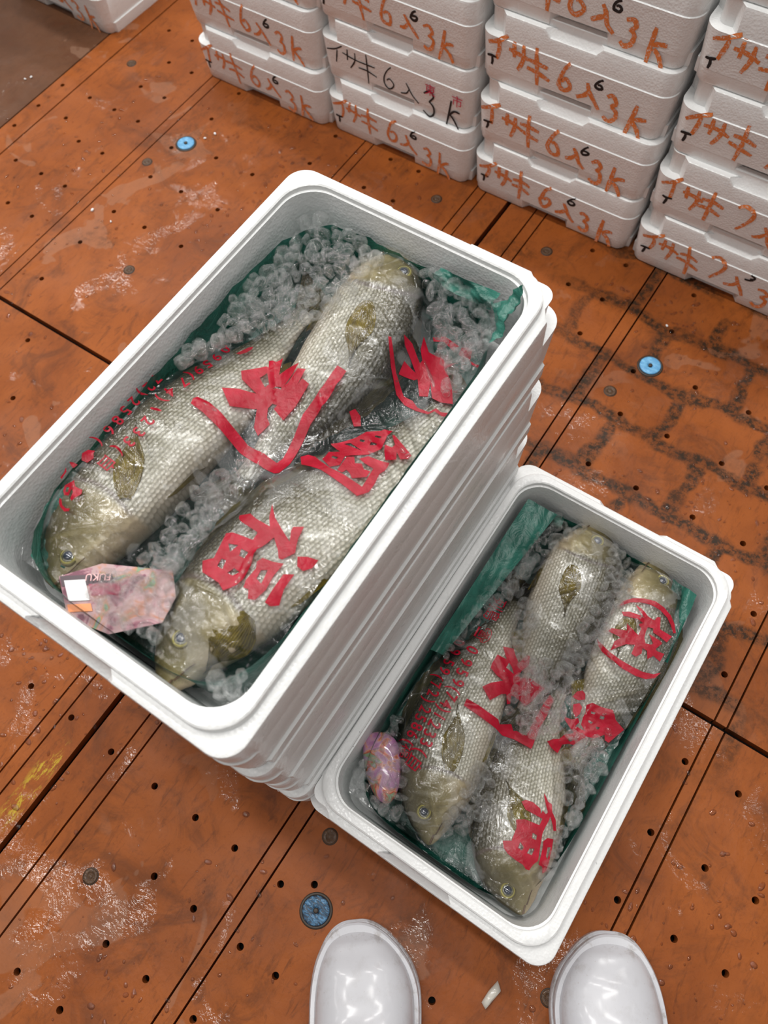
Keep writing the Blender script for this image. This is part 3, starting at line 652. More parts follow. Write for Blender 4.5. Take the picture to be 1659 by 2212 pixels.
def box_mesh(name, W, L, H, parent):
    a, b = W / 2, L / 2
    CS, NS, NL = 10, 30, 44
    slots = []
    # corners in order: (+,-) start of right side ... walk counter-clockwise from the -y side
    sides = [((-1, -1), (1, -1), NS, 0), ((1, -1), (1, 1), NL, 1), ((1, 1), (-1, 1), NS, 2), ((-1, 1), (-1, -1), NL, 3)]
    for (c0, c1, n, si) in sides:
        for k in range(n):
            slots.append(('s', si, c0, c1, k / (n - 1)))
        ang0 = [-PI / 2, 0, PI / 2, PI][si]
        for k in range(1, CS):
            slots.append(('c', si, c1, None, ang0 + (PI / 2) * k / CS))

    def rec(sl):  # how far along the outline the two diagonal corner recesses reach
        kind, si, c0, c1, t = sl
        if kind == 'c':
            return c0 in ((1, 1), (-1, -1))
        ln = (W if si in (0, 2) else L) - 2 * RO
        d0, d1 = t * ln, (1 - t) * ln
        return (c0 in ((1, 1), (-1, -1)) and d0 < .016) or (c1 in ((1, 1), (-1, -1)) and d1 < .016)

    def notch(sl):
        return sl[0] == 's' and sl[1] in (0, 2) and .32 < sl[4] < .64

    def ring(z, d, rr, kind='o'):
        V = []
        for sl in slots:
            dd = d
            zz = z
            if kind == 'low' and sl[0] == 's' and sl[1] in (1, 3): dd = d * .22
            if kind == 'rec' and z < H - .005 and sl[0] == 's' and sl[1] in (1, 3): dd = d * .25
            if kind == 'rec' and rec(sl): dd = d + (.0105 if z < H - .003 else .0078 if z < H - .001 else .0056)
            if kind == 'low' and notch(sl): dd = d + .014
            if kind == 'rec' and notch(sl) and z > H - .005: zz = z - .010
            r = max(.004, rr - (dd if kind != 'i' else 0)) if kind != 'i' else rr
            ca, cb = (a - rr, b - rr) if kind != 'i' else (a - d - rr, b - d - rr)
            if sl[0] == 'c':
                cx, cy = sl[2][0] * ca, sl[2][1] * cb
                V.append((cx + r * math.cos(sl[4]), cy + r * math.sin(sl[4]), zz))
            else:
                c0, c1 = sl[2], sl[3]
                x0, y0, x1, y1 = c0[0] * ca, c0[1] * cb, c1[0] * ca, c1[1] * cb
                nx, ny = [(0, -1), (1, 0), (0, 1), (-1, 0)][sl[1]]
                t = sl[4]
                V.append((x0 + (x1 - x0) * t + nx * r, y0 + (y1 - y0) * t + ny * r, zz))
        return V

    zs = H - .034
    rings = [ring(0, .0085, RO, 'low'), ring(.003, .0062, RO, 'low'), ring(.0195, .0046, RO, 'low'), ring(.0200, .0040, RO), ring(zs - .001, .0000, RO),
             ring(zs, .0014, RO, 'rec'), ring(zs + .001, .0014, RO, 'rec'), ring(H - .004, .0006, RO, 'rec'), ring(H - .0012, .0014, RO, 'rec'), ring(H, .0036, RO, 'rec'),
             ring(H - .0004, .0098, .034, 'i') if False else ring(H, .0096, .036, 'i'), ring(H + .0078, .0102, .036, 'i'), ring(H + .0090, .0116, .035, 'i'), ring(H + .0090, .0190, .035, 'i'),
             ring(H + .0078, .0204, .034, 'i'), ring(H + .0035, .0208, .034, 'i'), ring(H + .0030, .0226, .034, 'i'), ring(H - .006, .0232, .033, 'i'), ring(.024, .0275, .030, 'i'),
             ring(.018, .034, .026, 'i')]
    n = len(slots)
    V = [v for r in rings for v in r]
    F = []
    for i in range(len(rings) - 1):
        for k in range(n):
            k2 = (k + 1) % n
            F.append((i * n + k, i * n + k2, (i + 1) * n + k2, (i + 1) * n + k))
    F.append(tuple(range(n))[::-1])
    F.append(tuple((len(rings) - 1) * n + k for k in range(n)))
    o = mesh(name, V, F, FOAM, parent, smooth=True)
    try:
        o.data.set_sharp_from_angle(angle=R(38))
    except Exception:
        pass
    return o


GLY = {
    'i': [[(.95, .98), (.5, .72), (.05, .55)], [(.62, .72), (.60, .4), (.52, .0)]],
    'sa': [[(0, .68), (.5, .62), (1.0, .52)], [(.26, .98), (.24, .40)], [(.70, .95), (.66, .45), (.45, .02)]],
    'ki': [[(.05, .66), (.5, .66), (.95, .60)], [(0, .38), (.5, .36), (1.0, .26)], [(.42, 1.05), (.48, .5), (.50, -.12)]],
    '6': [[(.72, 1.0), (.42, .78), (.18, .42), (.14, .16), (.38, .0), (.68, .06), (.78, .28), (.56, .46), (.30, .36)]],
    'iri': [[(.42, .85), (.58, .55), (.75, .22), (1.0, -.05)], [(.55, .52), (.35, .30), (.05, .18)]],
    '3': [[(.12, .92), (.45, 1.02), (.68, .82), (.40, .58)], [(.40, .58), (.72, .45), (.66, .12), (.38, .0), (.05, .12)]],
    'k': [[(.35, 1.08), (.22, .5), (.08, -.08)], [(.92, .66), (.55, .60), (.32, .44)], [(.32, .44), (.60, .25), (.88, -.06)]],
    '7': [[(.05, .85), (.45, .95), (.85, .82), (.70, .45), (.28, .0)]],
    'T': [[(.05, .8), (.5, .78), (.98, .82)], [(.52, .80), (.50, .4), (.42, .0)]],
    '2': [[(.35, .95), (.75, .85), (.70, .55), (.40, .42)], [(.0, .12), (.45, .28), (.72, .48)]],
}


def smooth_line(P, k=5):
    if len(P) < 3: return [Vector(P[0]).lerp(Vector(P[1]), i / 4) for i in range(5)]
    P = [Vector(p) for p in P]
    out = []
    for i in range(len(P) - 1):
        p0, p1, p2, p3 = P[max(i - 1, 0)], P[i], P[i + 1], P[min(i + 2, len(P) - 1)]
        for s in range(k):
            t = s / k
            out.append(.5 * ((2 * p1) + (p2 - p0) * t + (2 * p0 - 5 * p1 + 4 * p2 - p3) * t * t + (3 * p1 - p0 - 3 * p2 + p3) * t ** 3))
    out.append(P[-1])
    return out


def face_strokes(name, items, W, L, H, mat, parent, rg):
    """items: (glyph, u, v, w, h, pen) in face fractions; drawn on the -y end of a box"""
    V, F = [], []
    eps = .0005
    for (g, u, v, gw, gh, pen) in items:
        ju, jv = rg.uniform(-.012, .012), rg.uniform(-.03, .03)
        sk = rg.uniform(-.12, .12)
        for st in GLY[g]:
            pts = [(p[0] + rg.uniform(-.05, .05), p[1] + rg.uniform(-.05, .05)) for p in st]
            pts = smooth_line(pts)
            eps += .00005
            base = len(V)
            for i, p in enumerate(pts):
                q = pts[min(i + 1, len(pts) - 1)] - pts[max(i - 1, 0)]
                q = Vector((q.x * gw * W, q.y * gh * H))
                if q.length < 1e-6: q = Vector((1, 0))
                q.normalize()
                nrm = Vector((-q.y, q.x))
                hw_ = pen * .5 * (0.8 + .3 * math.sin(PI * i / (len(pts) - 1))) * (1 + rg.uniform(-.12, .12))
                cx = (u + ju + (p.x + sk * (p.y - .5)) * gw - .5) * W
                cz = (v + jv + p.y * gh) * H
                for sg in (-1, 1):
                    x, z = cx + nrm.x * hw_ * sg, cz + nrm.y * hw_ * sg
                    zs = H - .034
                    ins = .0042 - (.0042 - .0000) * min(1, max(0, (z - .02) / (zs - .021))) if z < zs else .0014
                    V.append((x, -L / 2 + ins - eps, z))
            for i in range(len(pts) - 1):
                F.append((base + 2 * i, base + 2 * i + 1, base + 2 * i + 3, base + 2 * i + 2))
    return mesh(name, V, F, mat, parent, smooth=False)


BW, BL, BH = .293, .480, .1055


def word(count, pen, v0=.285, big=1.0):
    return [('i', .045, v0 + .06, .115, .38 * big, pen), ('sa', .155, v0 + .02, .115, .38 * big, pen), ('ki', .265, v0 - .04, .12, .46 * big, pen),
            (count, .435, v0 + .00, .095, .42 * big, pen), ('iri', .535, v0 - .06, .12, .34 * big, pen)]


LAB = {
    (0, 0): 'bottom white foam box of the leftmost wall stack, faded orange writing',
    (0, 1): 'second white foam box up in the leftmost wall stack, orange 3k',
    (0, 2): 'third white foam box up in the leftmost wall stack, cut by the picture top',
    (1, 0): 'bottom white foam box of the second wall stack, pale orange writing',
    (1, 1): 'white foam box with all black writing and two red marks',
    (1, 2): 'white foam box with orange writing lying on the black lettered one',
    (1, 3): 'topmost white foam box of the second wall stack, mostly above the picture',
    (2, 0): 'bottom white foam box of the third wall stack, bridging a deck joint',
    (2, 1): 'second white foam box up in the third wall stack, orange and black writing',
    (2, 2): 'third white foam box up in the third wall stack, bold orange writing',
    (2, 3): 'fourth white foam box up in the third wall stack, large orange 3k at top',
    (3, 0): 'bottom white foam box of the rightmost wall stack, orange count of seven',
    (3, 1): 'second white foam box up in the rightmost wall stack, count of seven',
    (3, 2): 'third white foam box up in the rightmost wall stack, cut by the right edge',
    (3, 3): 'fourth white foam box up in the rightmost wall stack, black T on orange stroke',
    (3, 4): 'fifth white foam box up in the rightmost wall stack, in the top right corner',
}
proto_mesh = None


def wall_box(x, y, z, st, row, label, rz=0.0, group='white foam fish boxes stacked along the back'):
    global proto_mesh
    e = empty('foam_box', (x, y, z), rz)
    tag(e, label, 'foam box', group)
    if proto_mesh is None:
        b = box_mesh('box_shell', BW, BL, BH, e)
        proto_mesh = b.data
    else:
        b = bpy.data.objects.new('box_shell', proto_mesh)
        COL.objects.link(b)
        b.parent = e
    rg = random.Random(100 + st * 10 + row)
    if (st, row) == (1, 1):
        it = word('6', .0024, .26, .90) + [('3', .70, .06, .10, .42, .0034), ('k', .83, .02, .10, .42, .0034)]
        face_strokes('black_writing', it, BW, BL, BH, BLACKM, e, rg)
        for ch, u, v in (('東', .71, .43), ('市', .88, .42)):
            c = bpy.data.curves.new('t', 'FONT')
            c.body = ch
            c.size = .021
            to = bpy.data.objects.new('t', c)
            me = bpy.data.meshes.new_from_object(to)
            me.materials.append(REDM)
            o = bpy.data.objects.new('red_mark', me)
            COL.objects.link(o)
            o.parent = e
            o.location = ((u - .5) * BW, -BL / 2 - .0004, v * BH)
            o.rotation_euler = (PI / 2, 0, 0)
            bpy.data.objects.remove(to)
    else:
        pen = [.0050, .0050, .0062, .0056][st]
        cnt = '7' if st == 3 else '6'
        it = word(cnt, pen) + [('3', .69, .10, .09, .36, pen), ('k', .80, .06, .10, .40, pen)]
        face_strokes('orange_writing', it, BW, BL, BH, ORANGE, e, rg)
        bl_ = [('2' if st == 3 else '6', .615, .50, .055, .15, .0038)]
        if st != 0 or row == 0: bl_.append(('T', .055, .22, .055, .16, .0038))
        face_strokes('black_writing', bl_, BW, BL, BH, BLACKM, e, rg)
    return e


WX = [-.957, -.664, -.367, -.070]
WY = [.936, .943, .947, .946]
NR = [3, 4, 4, 5]
for st in range(4):
    for row in range(NR[st]):
        j = random.Random(st * 7 + row)
        wall_box(WX[st] + (j.uniform(-.002, .002) if row else 0), WY[st] + BL / 2 + (j.uniform(-.0025, .0025) if row else 0), row * BH, st, row, LAB[(st, row)], R(.15 * (st - 1.5)))
for row in range(2):
    wall_box(-1.330 - BW / 2, .930 + BL / 2, row * BH, 0, 5 + row, ['lone white foam box standing on the dark brown deck at far left', 'white foam box on top of the lone box at far left'][row],
             R(-1.5), 'white foam boxes on the dark deck')

# ---------------------------------------------------------------- the two open boxes of fish
RW, RL = .2873, .4791
OW, OL = RW + .0190, RL + .0190
BIGC = (-.4416 + RW / 2, -.0159 + RL / 2)
SMC = (-.1439 + RW / 2 - .0007, -.0084 + RL / 2)
HB, HS = .1111, .1044
TALL = ['top open white foam box of the tall stack, holding three fish', 'white foam box just under the open one in the tall stack',
        'white foam box second from the floor in the tall stack', 'bottom white foam box of the tall stack, beside the low box']
for k in range(4):
    row = 3 - k
    dx = (0, .001, -.002, .001)[k]
    e = empty('foam_box', (BIGC[0] + dx, BIGC[1] + (0, -.001, .001, 0)[k], row * HB))
    tag(e, TALL[k], 'foam box', 'tall stack of white foam boxes')
    if k == 0:
        bb = box_mesh('box_shell', OW, OL, HB, e)
    else:
        b2 = bpy.data.objects.new('box_shell', bb.data)
        COL.objects.link(b2)
        b2.parent = e
e = empty('foam_box', (SMC[0], SMC[1], 0), R(.28))
tag(e, 'low open white foam box of four fish standing on the deck', 'foam box')
box_mesh('box_shell', OW, OL, HS, e)

ZB0, ZS0 = 3 * HB + .018, .018
ZB1, ZS1 = .425, .082


def liner(name, cx, cy, zb, heights, label, seed):
    """crumpled green sheet: bowl against the four walls; heights(theta-ish u) gives how far it climbs"""
    rg = random.Random(seed)
    a, b = OW / 2 - .0285, OL / 2 - .0285
    NU, NV = 26, 120
    V = []
    for i in range(NU):
        s = i / (NU - 1)
        for k in range(NV):
            th = 2 * PI * k / NV
            c, sn = math.cos(th), math.sin(th)
            p = 5.0
            rr = (abs(c) ** p + abs(sn) ** p) ** (-1 / p)
            hx, hy = c * rr, sn * rr
            if s < .6:
                q = s / .6
                x, y, z = a * hx * q, b * hy * q, zb + .0015
                z += .006 * abs(math.sin(7 * x * 30 + 3 * math.sin(y * 55)) * math.sin(y * 70 + 2)) * q
            else:
                q = (s - .6) / .4
                h = heights(hx, hy)
                wv = .5 + .5 * math.sin(k * 1.9 + seed) * math.sin(k * .61 + 1)
                inn = .0025 + .004 * wv * (1 - q)
                x, y, z = (a - inn) * hx, (b - inn) * hy, zb + .0015 + h * q * (.93 + .07 * wv)
            V.append((cx + x, cy + y, z))
    o = mesh(name, V, grid_faces(NU, NV, True), LINER)
    tag(o, label, 'plastic liner')
    return o


def crumple(name, pts, mat, parent, amp=.003, n=10, seed=1):
    """a folded flap: bilinear patch through 4 corner points with creases"""
    rg = random.Random(seed)
    P = [Vector(p) for p in pts]
    V = []
    for i in range(n + 1):
        for j in range(n + 1):
            u, v = i / n, j / n
            q = P[0].lerp(P[1], u).lerp(P[3].lerp(P[2], u), v)
            nrm = (P[1] - P[0]).cross(P[3] - P[0]).normalized()
            q = q + nrm * 2.2 * amp * (math.sin(u * 7 + seed) * math.cos(v * 5 + seed * 2) + .5 * abs(math.sin(u * 13 - v * 9)))
            V.append(q)
    return mesh(name, V, grid_faces(n + 1, n + 1), mat, parent)


lb = liner('plastic_liner', BIGC[0], BIGC[1], ZB0, lambda x, y: .076 + .010 * max(0, -x) * max(0, y) - .014 * max(0, -y) * max(0, x) - .006 * max(0, y), 'crumpled green plastic liner inside the open box of the tall stack', 3)
xr, yt = BIGC[0] + OW / 2 - .030, BIGC[1] + OL / 2 - .030
xl, yb = BIGC[0] - OW / 2 + .030, BIGC[1] - OL / 2 + .030
crumple('folded_corner', [(xr - .026, yt - .014, .432), (xr - .004, yt - .002, .460), (xr + .001, yt - .030, .454), (xr - .006, yt - .050, .428)], LINER, lb, .0022, 14, 2)
crumple('folded_edge', [(xr - .090, yt - .004, .434), (xr - .024, yt - .006, .440), (xr - .026, yt - .020, .430), (xr - .090, yt - .014, .424)], LINER, lb, .0026, 16, 5)
crumple('folded_corner', [(xl + .004, yb + .02, .405), (xl + .05, yb + .004, .402), (xl + .055, yb + .040, .395), (xl + .006, yb + .085, .420)], LINER, lb, .003, 14, 8)

ls = liner('plastic_liner', SMC[0], SMC[1], ZS0, lambda x, y: .048 + .016 * max(0, -x) - .006 * max(0, x) * max(0, -y), 'green plastic liner inside the low open box', 9)
xr, yt = SMC[0] + OW / 2 - .031, SMC[1] + OL / 2 - .031
xl, yb = SMC[0] - OW / 2 + .031, SMC[1] - OL / 2 + .031
crumple('folded_edge', [(xl + .001, yt - .010, .088), (xl + .001, yt - .245, .086), (xl + .016, yt - .240, .072), (xl + .042, yt - .006, .080)], LINER, ls, .0014, 18, 3)
crumple('folded_corner', [(xr - .040, yt - .004, .076), (xr - .010, yt - .012, .086), (xr - .002, yt - .105, .080), (xr - .018, yt - .098, .056)], LINER, ls, .0030, 14, 6)
crumple('folded_corner', [(xl + .010, yt - .004, .070), (xl + .050, yt - .003, .078), (xl + .055, yt - .014, .068), (xl + .016, yt - .020, .066)], LINER, ls, .0016, 10, 4)


# ---------------------------------------------------------------- fish
DP = [(0, .18), (.015, .36), (.05, .60), (.10, .80), (.16, .93), (.25, 1.02), (.36, 1.04), (.48, .98), (.60, .85), (.72, .65), (.84, .42), (.93, .27), (1, .23)]
VP = [(0, .16), (.02, .34), (.06, .56), (.12, .75), (.18, .88), (.26, .98), (.36, 1.03), (.50, 1.0), (.62, .88), (.72, .66), (.84, .41), (.93, .26), (1, .23)]
DP2 = [(0, .10), (.02, .24), (.06, .46), (.12, .72), (.18, .88), (.26, 1.0), (.36, 1.04), (.48, .98), (.60, .85), (.72, .65), (.84, .42), (.93, .27), (1, .23)]
VP2 = [(0, .10), (.02, .22), (.06, .42), (.12, .65), (.18, .82), (.26, .96), (.36, 1.02), (.50, 1.0), (.62, .88), (.72, .66), (.84, .41), (.93, .26), (1, .23)]
TP = [(0, .14), (.04, .34), (.10, .62), (.18, .88), (.28, 1.0), (.42, .98), (.58, .78), (.74, .50), (.88, .24), (1, .12)]


def catmull(P, n):
    P = [Vector((p[0], p[1])) for p in P]
    P = [P[0] * 2 - P[1]] + P + [P[-1] * 2 - P[-2]]
    out = []
    for i in range(1, len(P) - 2):
        p0, p1, p2, p3 = P[i - 1:i + 3]
        for s in range(20):
            t = s / 20
            out.append(.5 * ((2 * p1) + (p2 - p0) * t + (2 * p0 - 5 * p1 + 4 * p2 - p3) * t * t + (3 * p1 - p0 - 3 * p2 + p3) * t ** 3))
    out.append(P[-2])
    L = [0]
    for a, b in zip(out, out[1:]): L.append(L[-1] + (b - a).length)
    res = []
    j = 0
    for k in range(n):
        d = L[-1] * k / (n - 1)
        while j < len(L) - 2 and L[j + 1] < d: j += 1
        t = (d - L[j]) / max(1e-9, L[j + 1] - L[j])
        res.append(out[j].lerp(out[j + 1], min(1, t)))
    return res, L[-1]


FISHGEO = []


def fish(key, zt, label, group, dors, th=.026, taildrop=.012, tilt=0.0):
    """zt: height of the upper flank; dors: +1/-1 side (left of the snout->tail direction) that carries the back"""
    D = DATA['fish'][key]
    DP_, VP_ = (DP, VP) if key in 'A' else (DP2, VP2)
    N, K = 96, 36
    C, Ltot = catmull(D['c'], N)
    org = Vector((C[N // 2].x, C[N // 2].y, zt - 2 * th))
    e = empty('fish', org)
    tag(e, label, 'fish', group)
    V, U1, U2 = [], [], []
    wmax = D['w']

    def frame(i):
        a, b = C[max(i - 1, 0)], C[min(i + 1, N - 1)]
        t = (b - a).normalized()
        return t, Vector((-t.y, t.x)) * dors

    def zc(t):
        return zt - th - taildrop * sstep(.45, 1.0, t)

    for i in range(N):
        t = i / (N - 1)
        tg, nn = frame(i)
        hd, hv, tt = interp(DP_, t) * wmax, interp(VP_, t) * wmax, interp(TP, t) * th
        for k in range(K):
            ph = 2 * PI * k / K
            c, s = math.cos(ph), math.sin(ph)
            sc = math.copysign(abs(c) ** .92, c)
            ss = math.copysign(abs(s) ** .86, s)
            lat = sc * (hd if c > 0 else hv)
            zz = ss * tt
            vv = lat / (hd if c > 0 else hv)
            g = t + .045 * vv * vv
            if s > 0:
                zz += .0030 * (1 - sstep(.243, .252, g)) * sstep(.08, .20, t) * s
                zz -= .0020 * math.exp(-((t + .05 * vv * vv - .175) / .006) ** 2) * s * (1 - abs(vv) ** 3)
                zz += .0012 * math.sin(vv * 9 + t * 60) * sstep(.04, .1, t) * (1 - sstep(.2, .25, t)) * s
            if t < .05 and abs(ph - PI) < 1.0: lat *= 1.05
            x = C[i].x + nn.x * lat
            y = C[i].y + nn.y * lat
            V.append((x - org.x, y - org.y, zc(t) + zz - org.z))
            U1.append((t, vv))
            U2.append((t * Ltot, lat + math.copysign(1, lat) * (1 - abs(s)) * .0))
    F = grid_faces(N, K, True)
    nb = len(V)
    V.append((C[0].x - org.x - (C[1] - C[0]).x * .6, C[0].y - org.y - (C[1] - C[0]).y * .6, zc(0) - org.z))
    U1.append((0, 0))
    U2.append((0, 0))
    for k in range(K): F.append((nb, k, (k + 1) % K))
    F.append(tuple((N - 1) * K + k for k in range(K))[::-1])
    body = mesh('body', V, F, SKIN, e)
    me = body.data
    for nm, src in (('UVMap', U1), ('metric', U2)):
        uv = me.uv_layers.new(name=nm)
        for lp in me.loops: uv.data[lp.index].uv = src[lp.vertex_index]
    FISHGEO.append(([(v[0] + org.x, v[1] + org.y, v[2] + org.z) for v in V], F, zt))

    def surf(t, vv):
        """point on the upper flank"""
        i = min(N - 1, max(0, int(t * (N - 1))))
        tg, nn = frame(i)
        hd = interp(DP_, t) * wmax if vv > 0 else interp(VP_, t) * wmax
        tt = interp(TP, t) * th
        s = math.sqrt(max(0, 1 - abs(vv) ** (2 / .92)))
        z = zc(t) + (s ** .86) * tt + .0014 * (t < .24)
        p = C[i] + nn * (vv * hd)
        return Vector((p.x - org.x, p.y - org.y, z - org.z)), tg, nn

    def sheet(name, fn, nu, nv, mat, parent=e):
        VV, UU = [], []
        for i in range(nu):
            for j in range(nv):
                u, v = i / (nu - 1), j / (nv - 1)
                VV.append(fn(u, v))
                UU.append((u, v))
        o = mesh(name, VV, grid_faces(nu, nv), mat, parent)
        uv = o.data.uv_layers.new(name='UVMap')
        for lp in o.data.loops: uv.data[lp.index].uv = UU[lp.vertex_index]
        return o

    # dorsal fin along the back
    def dfin(u, v):
        t = .26 + .60 * u
        p, tg, nn = surf(t, .94)
        hgt = (.016 * (math.sin(PI * min(1, u * 1.15 + .05)) ** .6 if u * 1.15 + .05 < 1 else .3)) * (1 - .12 * abs(math.sin(u * 40)))
        q = p + Vector((nn.x, nn.y, 0)) * (hgt * v) + Vector((tg.x, tg.y, 0)) * (.006 * v)
        q.z += -.003 - .006 * v
        return q
    sheet('dorsal_fin', dfin, 46, 5, FIND)

    def afin(u, v):
        t = .66 + .16 * u
        p, tg, nn = surf(t, -.93)
        q = p - Vector((nn.x, nn.y, 0)) * (.014 * v * (1 - .6 * u)) + Vector((tg.x, tg.y, 0)) * (.012 * v)
        q.z += -.003 - .003 * v
        return q
    sheet('anal_fin', afin, 12, 4, FIN)

    def pelv(u, v):
        t = .32 + .03 * v
        p, tg, nn = surf(t, -.86)
        q = p - Vector((nn.x, nn.y, 0)) * (.006 * v + .004 * u) + Vector((tg.x, tg.y, 0)) * (.036 * u)
        q.z += -.002 - .002 * u
        return q
    sheet('pelvic_fin', pelv, 12, 5, FIN)

    def tfin(u, v):
        tg, nn = frame(N - 1)
        c = v * 2 - 1
        sp = .21 * wmax + (.030 - .0) * u
        ln = .050 * u * (1 - .28 * (1 - abs(c)) ** 1.2)
        p = C[N - 1] + tg * (ln - .004) + nn * (c * sp)
        return Vector((p.x - org.x, p.y - org.y, zc(1) - org.z - .008 * u + .0015 * math.sin(c * 9)))
    sheet('tail_fin', tfin, 12, 25, FIND)

    # pectoral fin lying on the flank
    (bx, by), (tx, ty) = DATA['fins'][key]
    b2, t2 = Vector((bx, by)), Vector((tx, ty))
    ax = (t2 - b2)
    ln = ax.length
    ax.normalize()
    sd = Vector((-ax.y, ax.x))

    def ztop(x, y):
        best, bi = 9, 0
        for i in range(0, N, 2):
            d = (C[i].x - x) ** 2 + (C[i].y - y) ** 2
            if d < best: best, bi = d, i
        t = bi / (N - 1)
        tg, nn = frame(bi)
        lat = (x - C[bi].x) * nn.x + (y - C[bi].y) * nn.y
        h = (interp(DP_, t) if lat > 0 else interp(VP_, t)) * wmax
        vv = min(.97, abs(lat) / h)
        s = math.sqrt(max(0, 1 - vv ** (2 / .92)))
        return zc(t) + (s ** .86) * interp(TP, t) * th

    def pfin(u, v):
        c = v * 2 - 1
        wd = (.0045 + .0085 * math.sin(PI * min(1, u * .95) ** .8)) * (1.25 if key == 'C' else 1.0)
        wd *= (1 - .92 * sstep(.45, 1.0, u))
        p = b2 + ax * (ln * u * (1 - .12 * max(0, c))) + sd * (c * wd)
        z = ztop(p.x, p.y) + .0008 + .0022 * (1 - c * c) + .0008 * math.sin(v * 26) * u
        return Vector((p.x - org.x, p.y - org.y, z - org.z))
    sheet('pectoral_fin', pfin, 16, 23, FIN)

    # eye
    exy = DATA['eyes'][key]
    ez = ztop(*exy) + .0002
    er = .0068 if key in 'ABC' else .0072

    def dome(name, r, h, z0, mat, parent, ring=0.0):
        prof = []
        for k in range(7):
            a = (PI / 2) * k / 6
            prof.append((ring + (r - ring) * math.cos(a), z0 + h * math.sin(a)))
        o = disc_stack(name, prof, mat, parent, 32, True)
        return o
    ey = disc_stack('eye', [(er * 1.22, -.0016), (er * 1.12, .0004), (er, .0010), (er * .95, .0016), (er * .62, .0020), (er * .58, .0016)], GOLD, e, 32, True,
                    (exy[0] - org.x, exy[1] - org.y, ez - org.z))
    dome('pupil', er * .60, .0014, .0018, PUPIL, ey)
    disc_stack('iris', [(er * .86, .0017), (er * .80, .0021), (er * .5, .0020)], IRIS, ey, 32, True)
    disc_stack('eye_rim', [(er * 1.32, -.0018), (er * 1.24, .0004), (er * 1.08, .0008)], EYER, ey, 32, False)

    # mouth slit and lips
    def lip(u, v):
        t = .004 + .085 * u
        p, tg, nn = surf(t, -.28 - .30 * u)
        c = v * 2 - 1
        q = p + Vector((nn.x, nn.y, 0)) * (c * .0013 * (1 - .6 * u))
        q.z += .0006 + .0007 * (1 - c * c)
        return q
    sheet('mouth', lip, 10, 5, MOUTHM)
    return e


gB = 'whole silver fish in the tall stack box'
gS = 'whole silver fish in the low box'
fish('A', .424, 'silver fish at the left of the tall box, head by the printed leaflet', gB, +1)
fish('B', .427, 'silver fish in the tall box with its head at the far end', gB, +1)
fish('C', .423, 'large silver fish at the right of the tall box, round eye near the front corner', gB, +1)
fish('E', .080, 'silver fish at the left of the low box, head down beside the purple packet', gS, +1)
fish('F', .088, 'silver fish at the far end of the low box, golden fin upright', gS, +1, taildrop=.022)
DATA['fish']['G']['w'] = .046
fish('G', .080, 'dark backed fish at the right of the low box under a red bracket print', gS, +1, taildrop=.02)
fish('H', .076, 'silver fish at the near corner of the low box, head lowest of all', gS, +1, taildrop=.02)


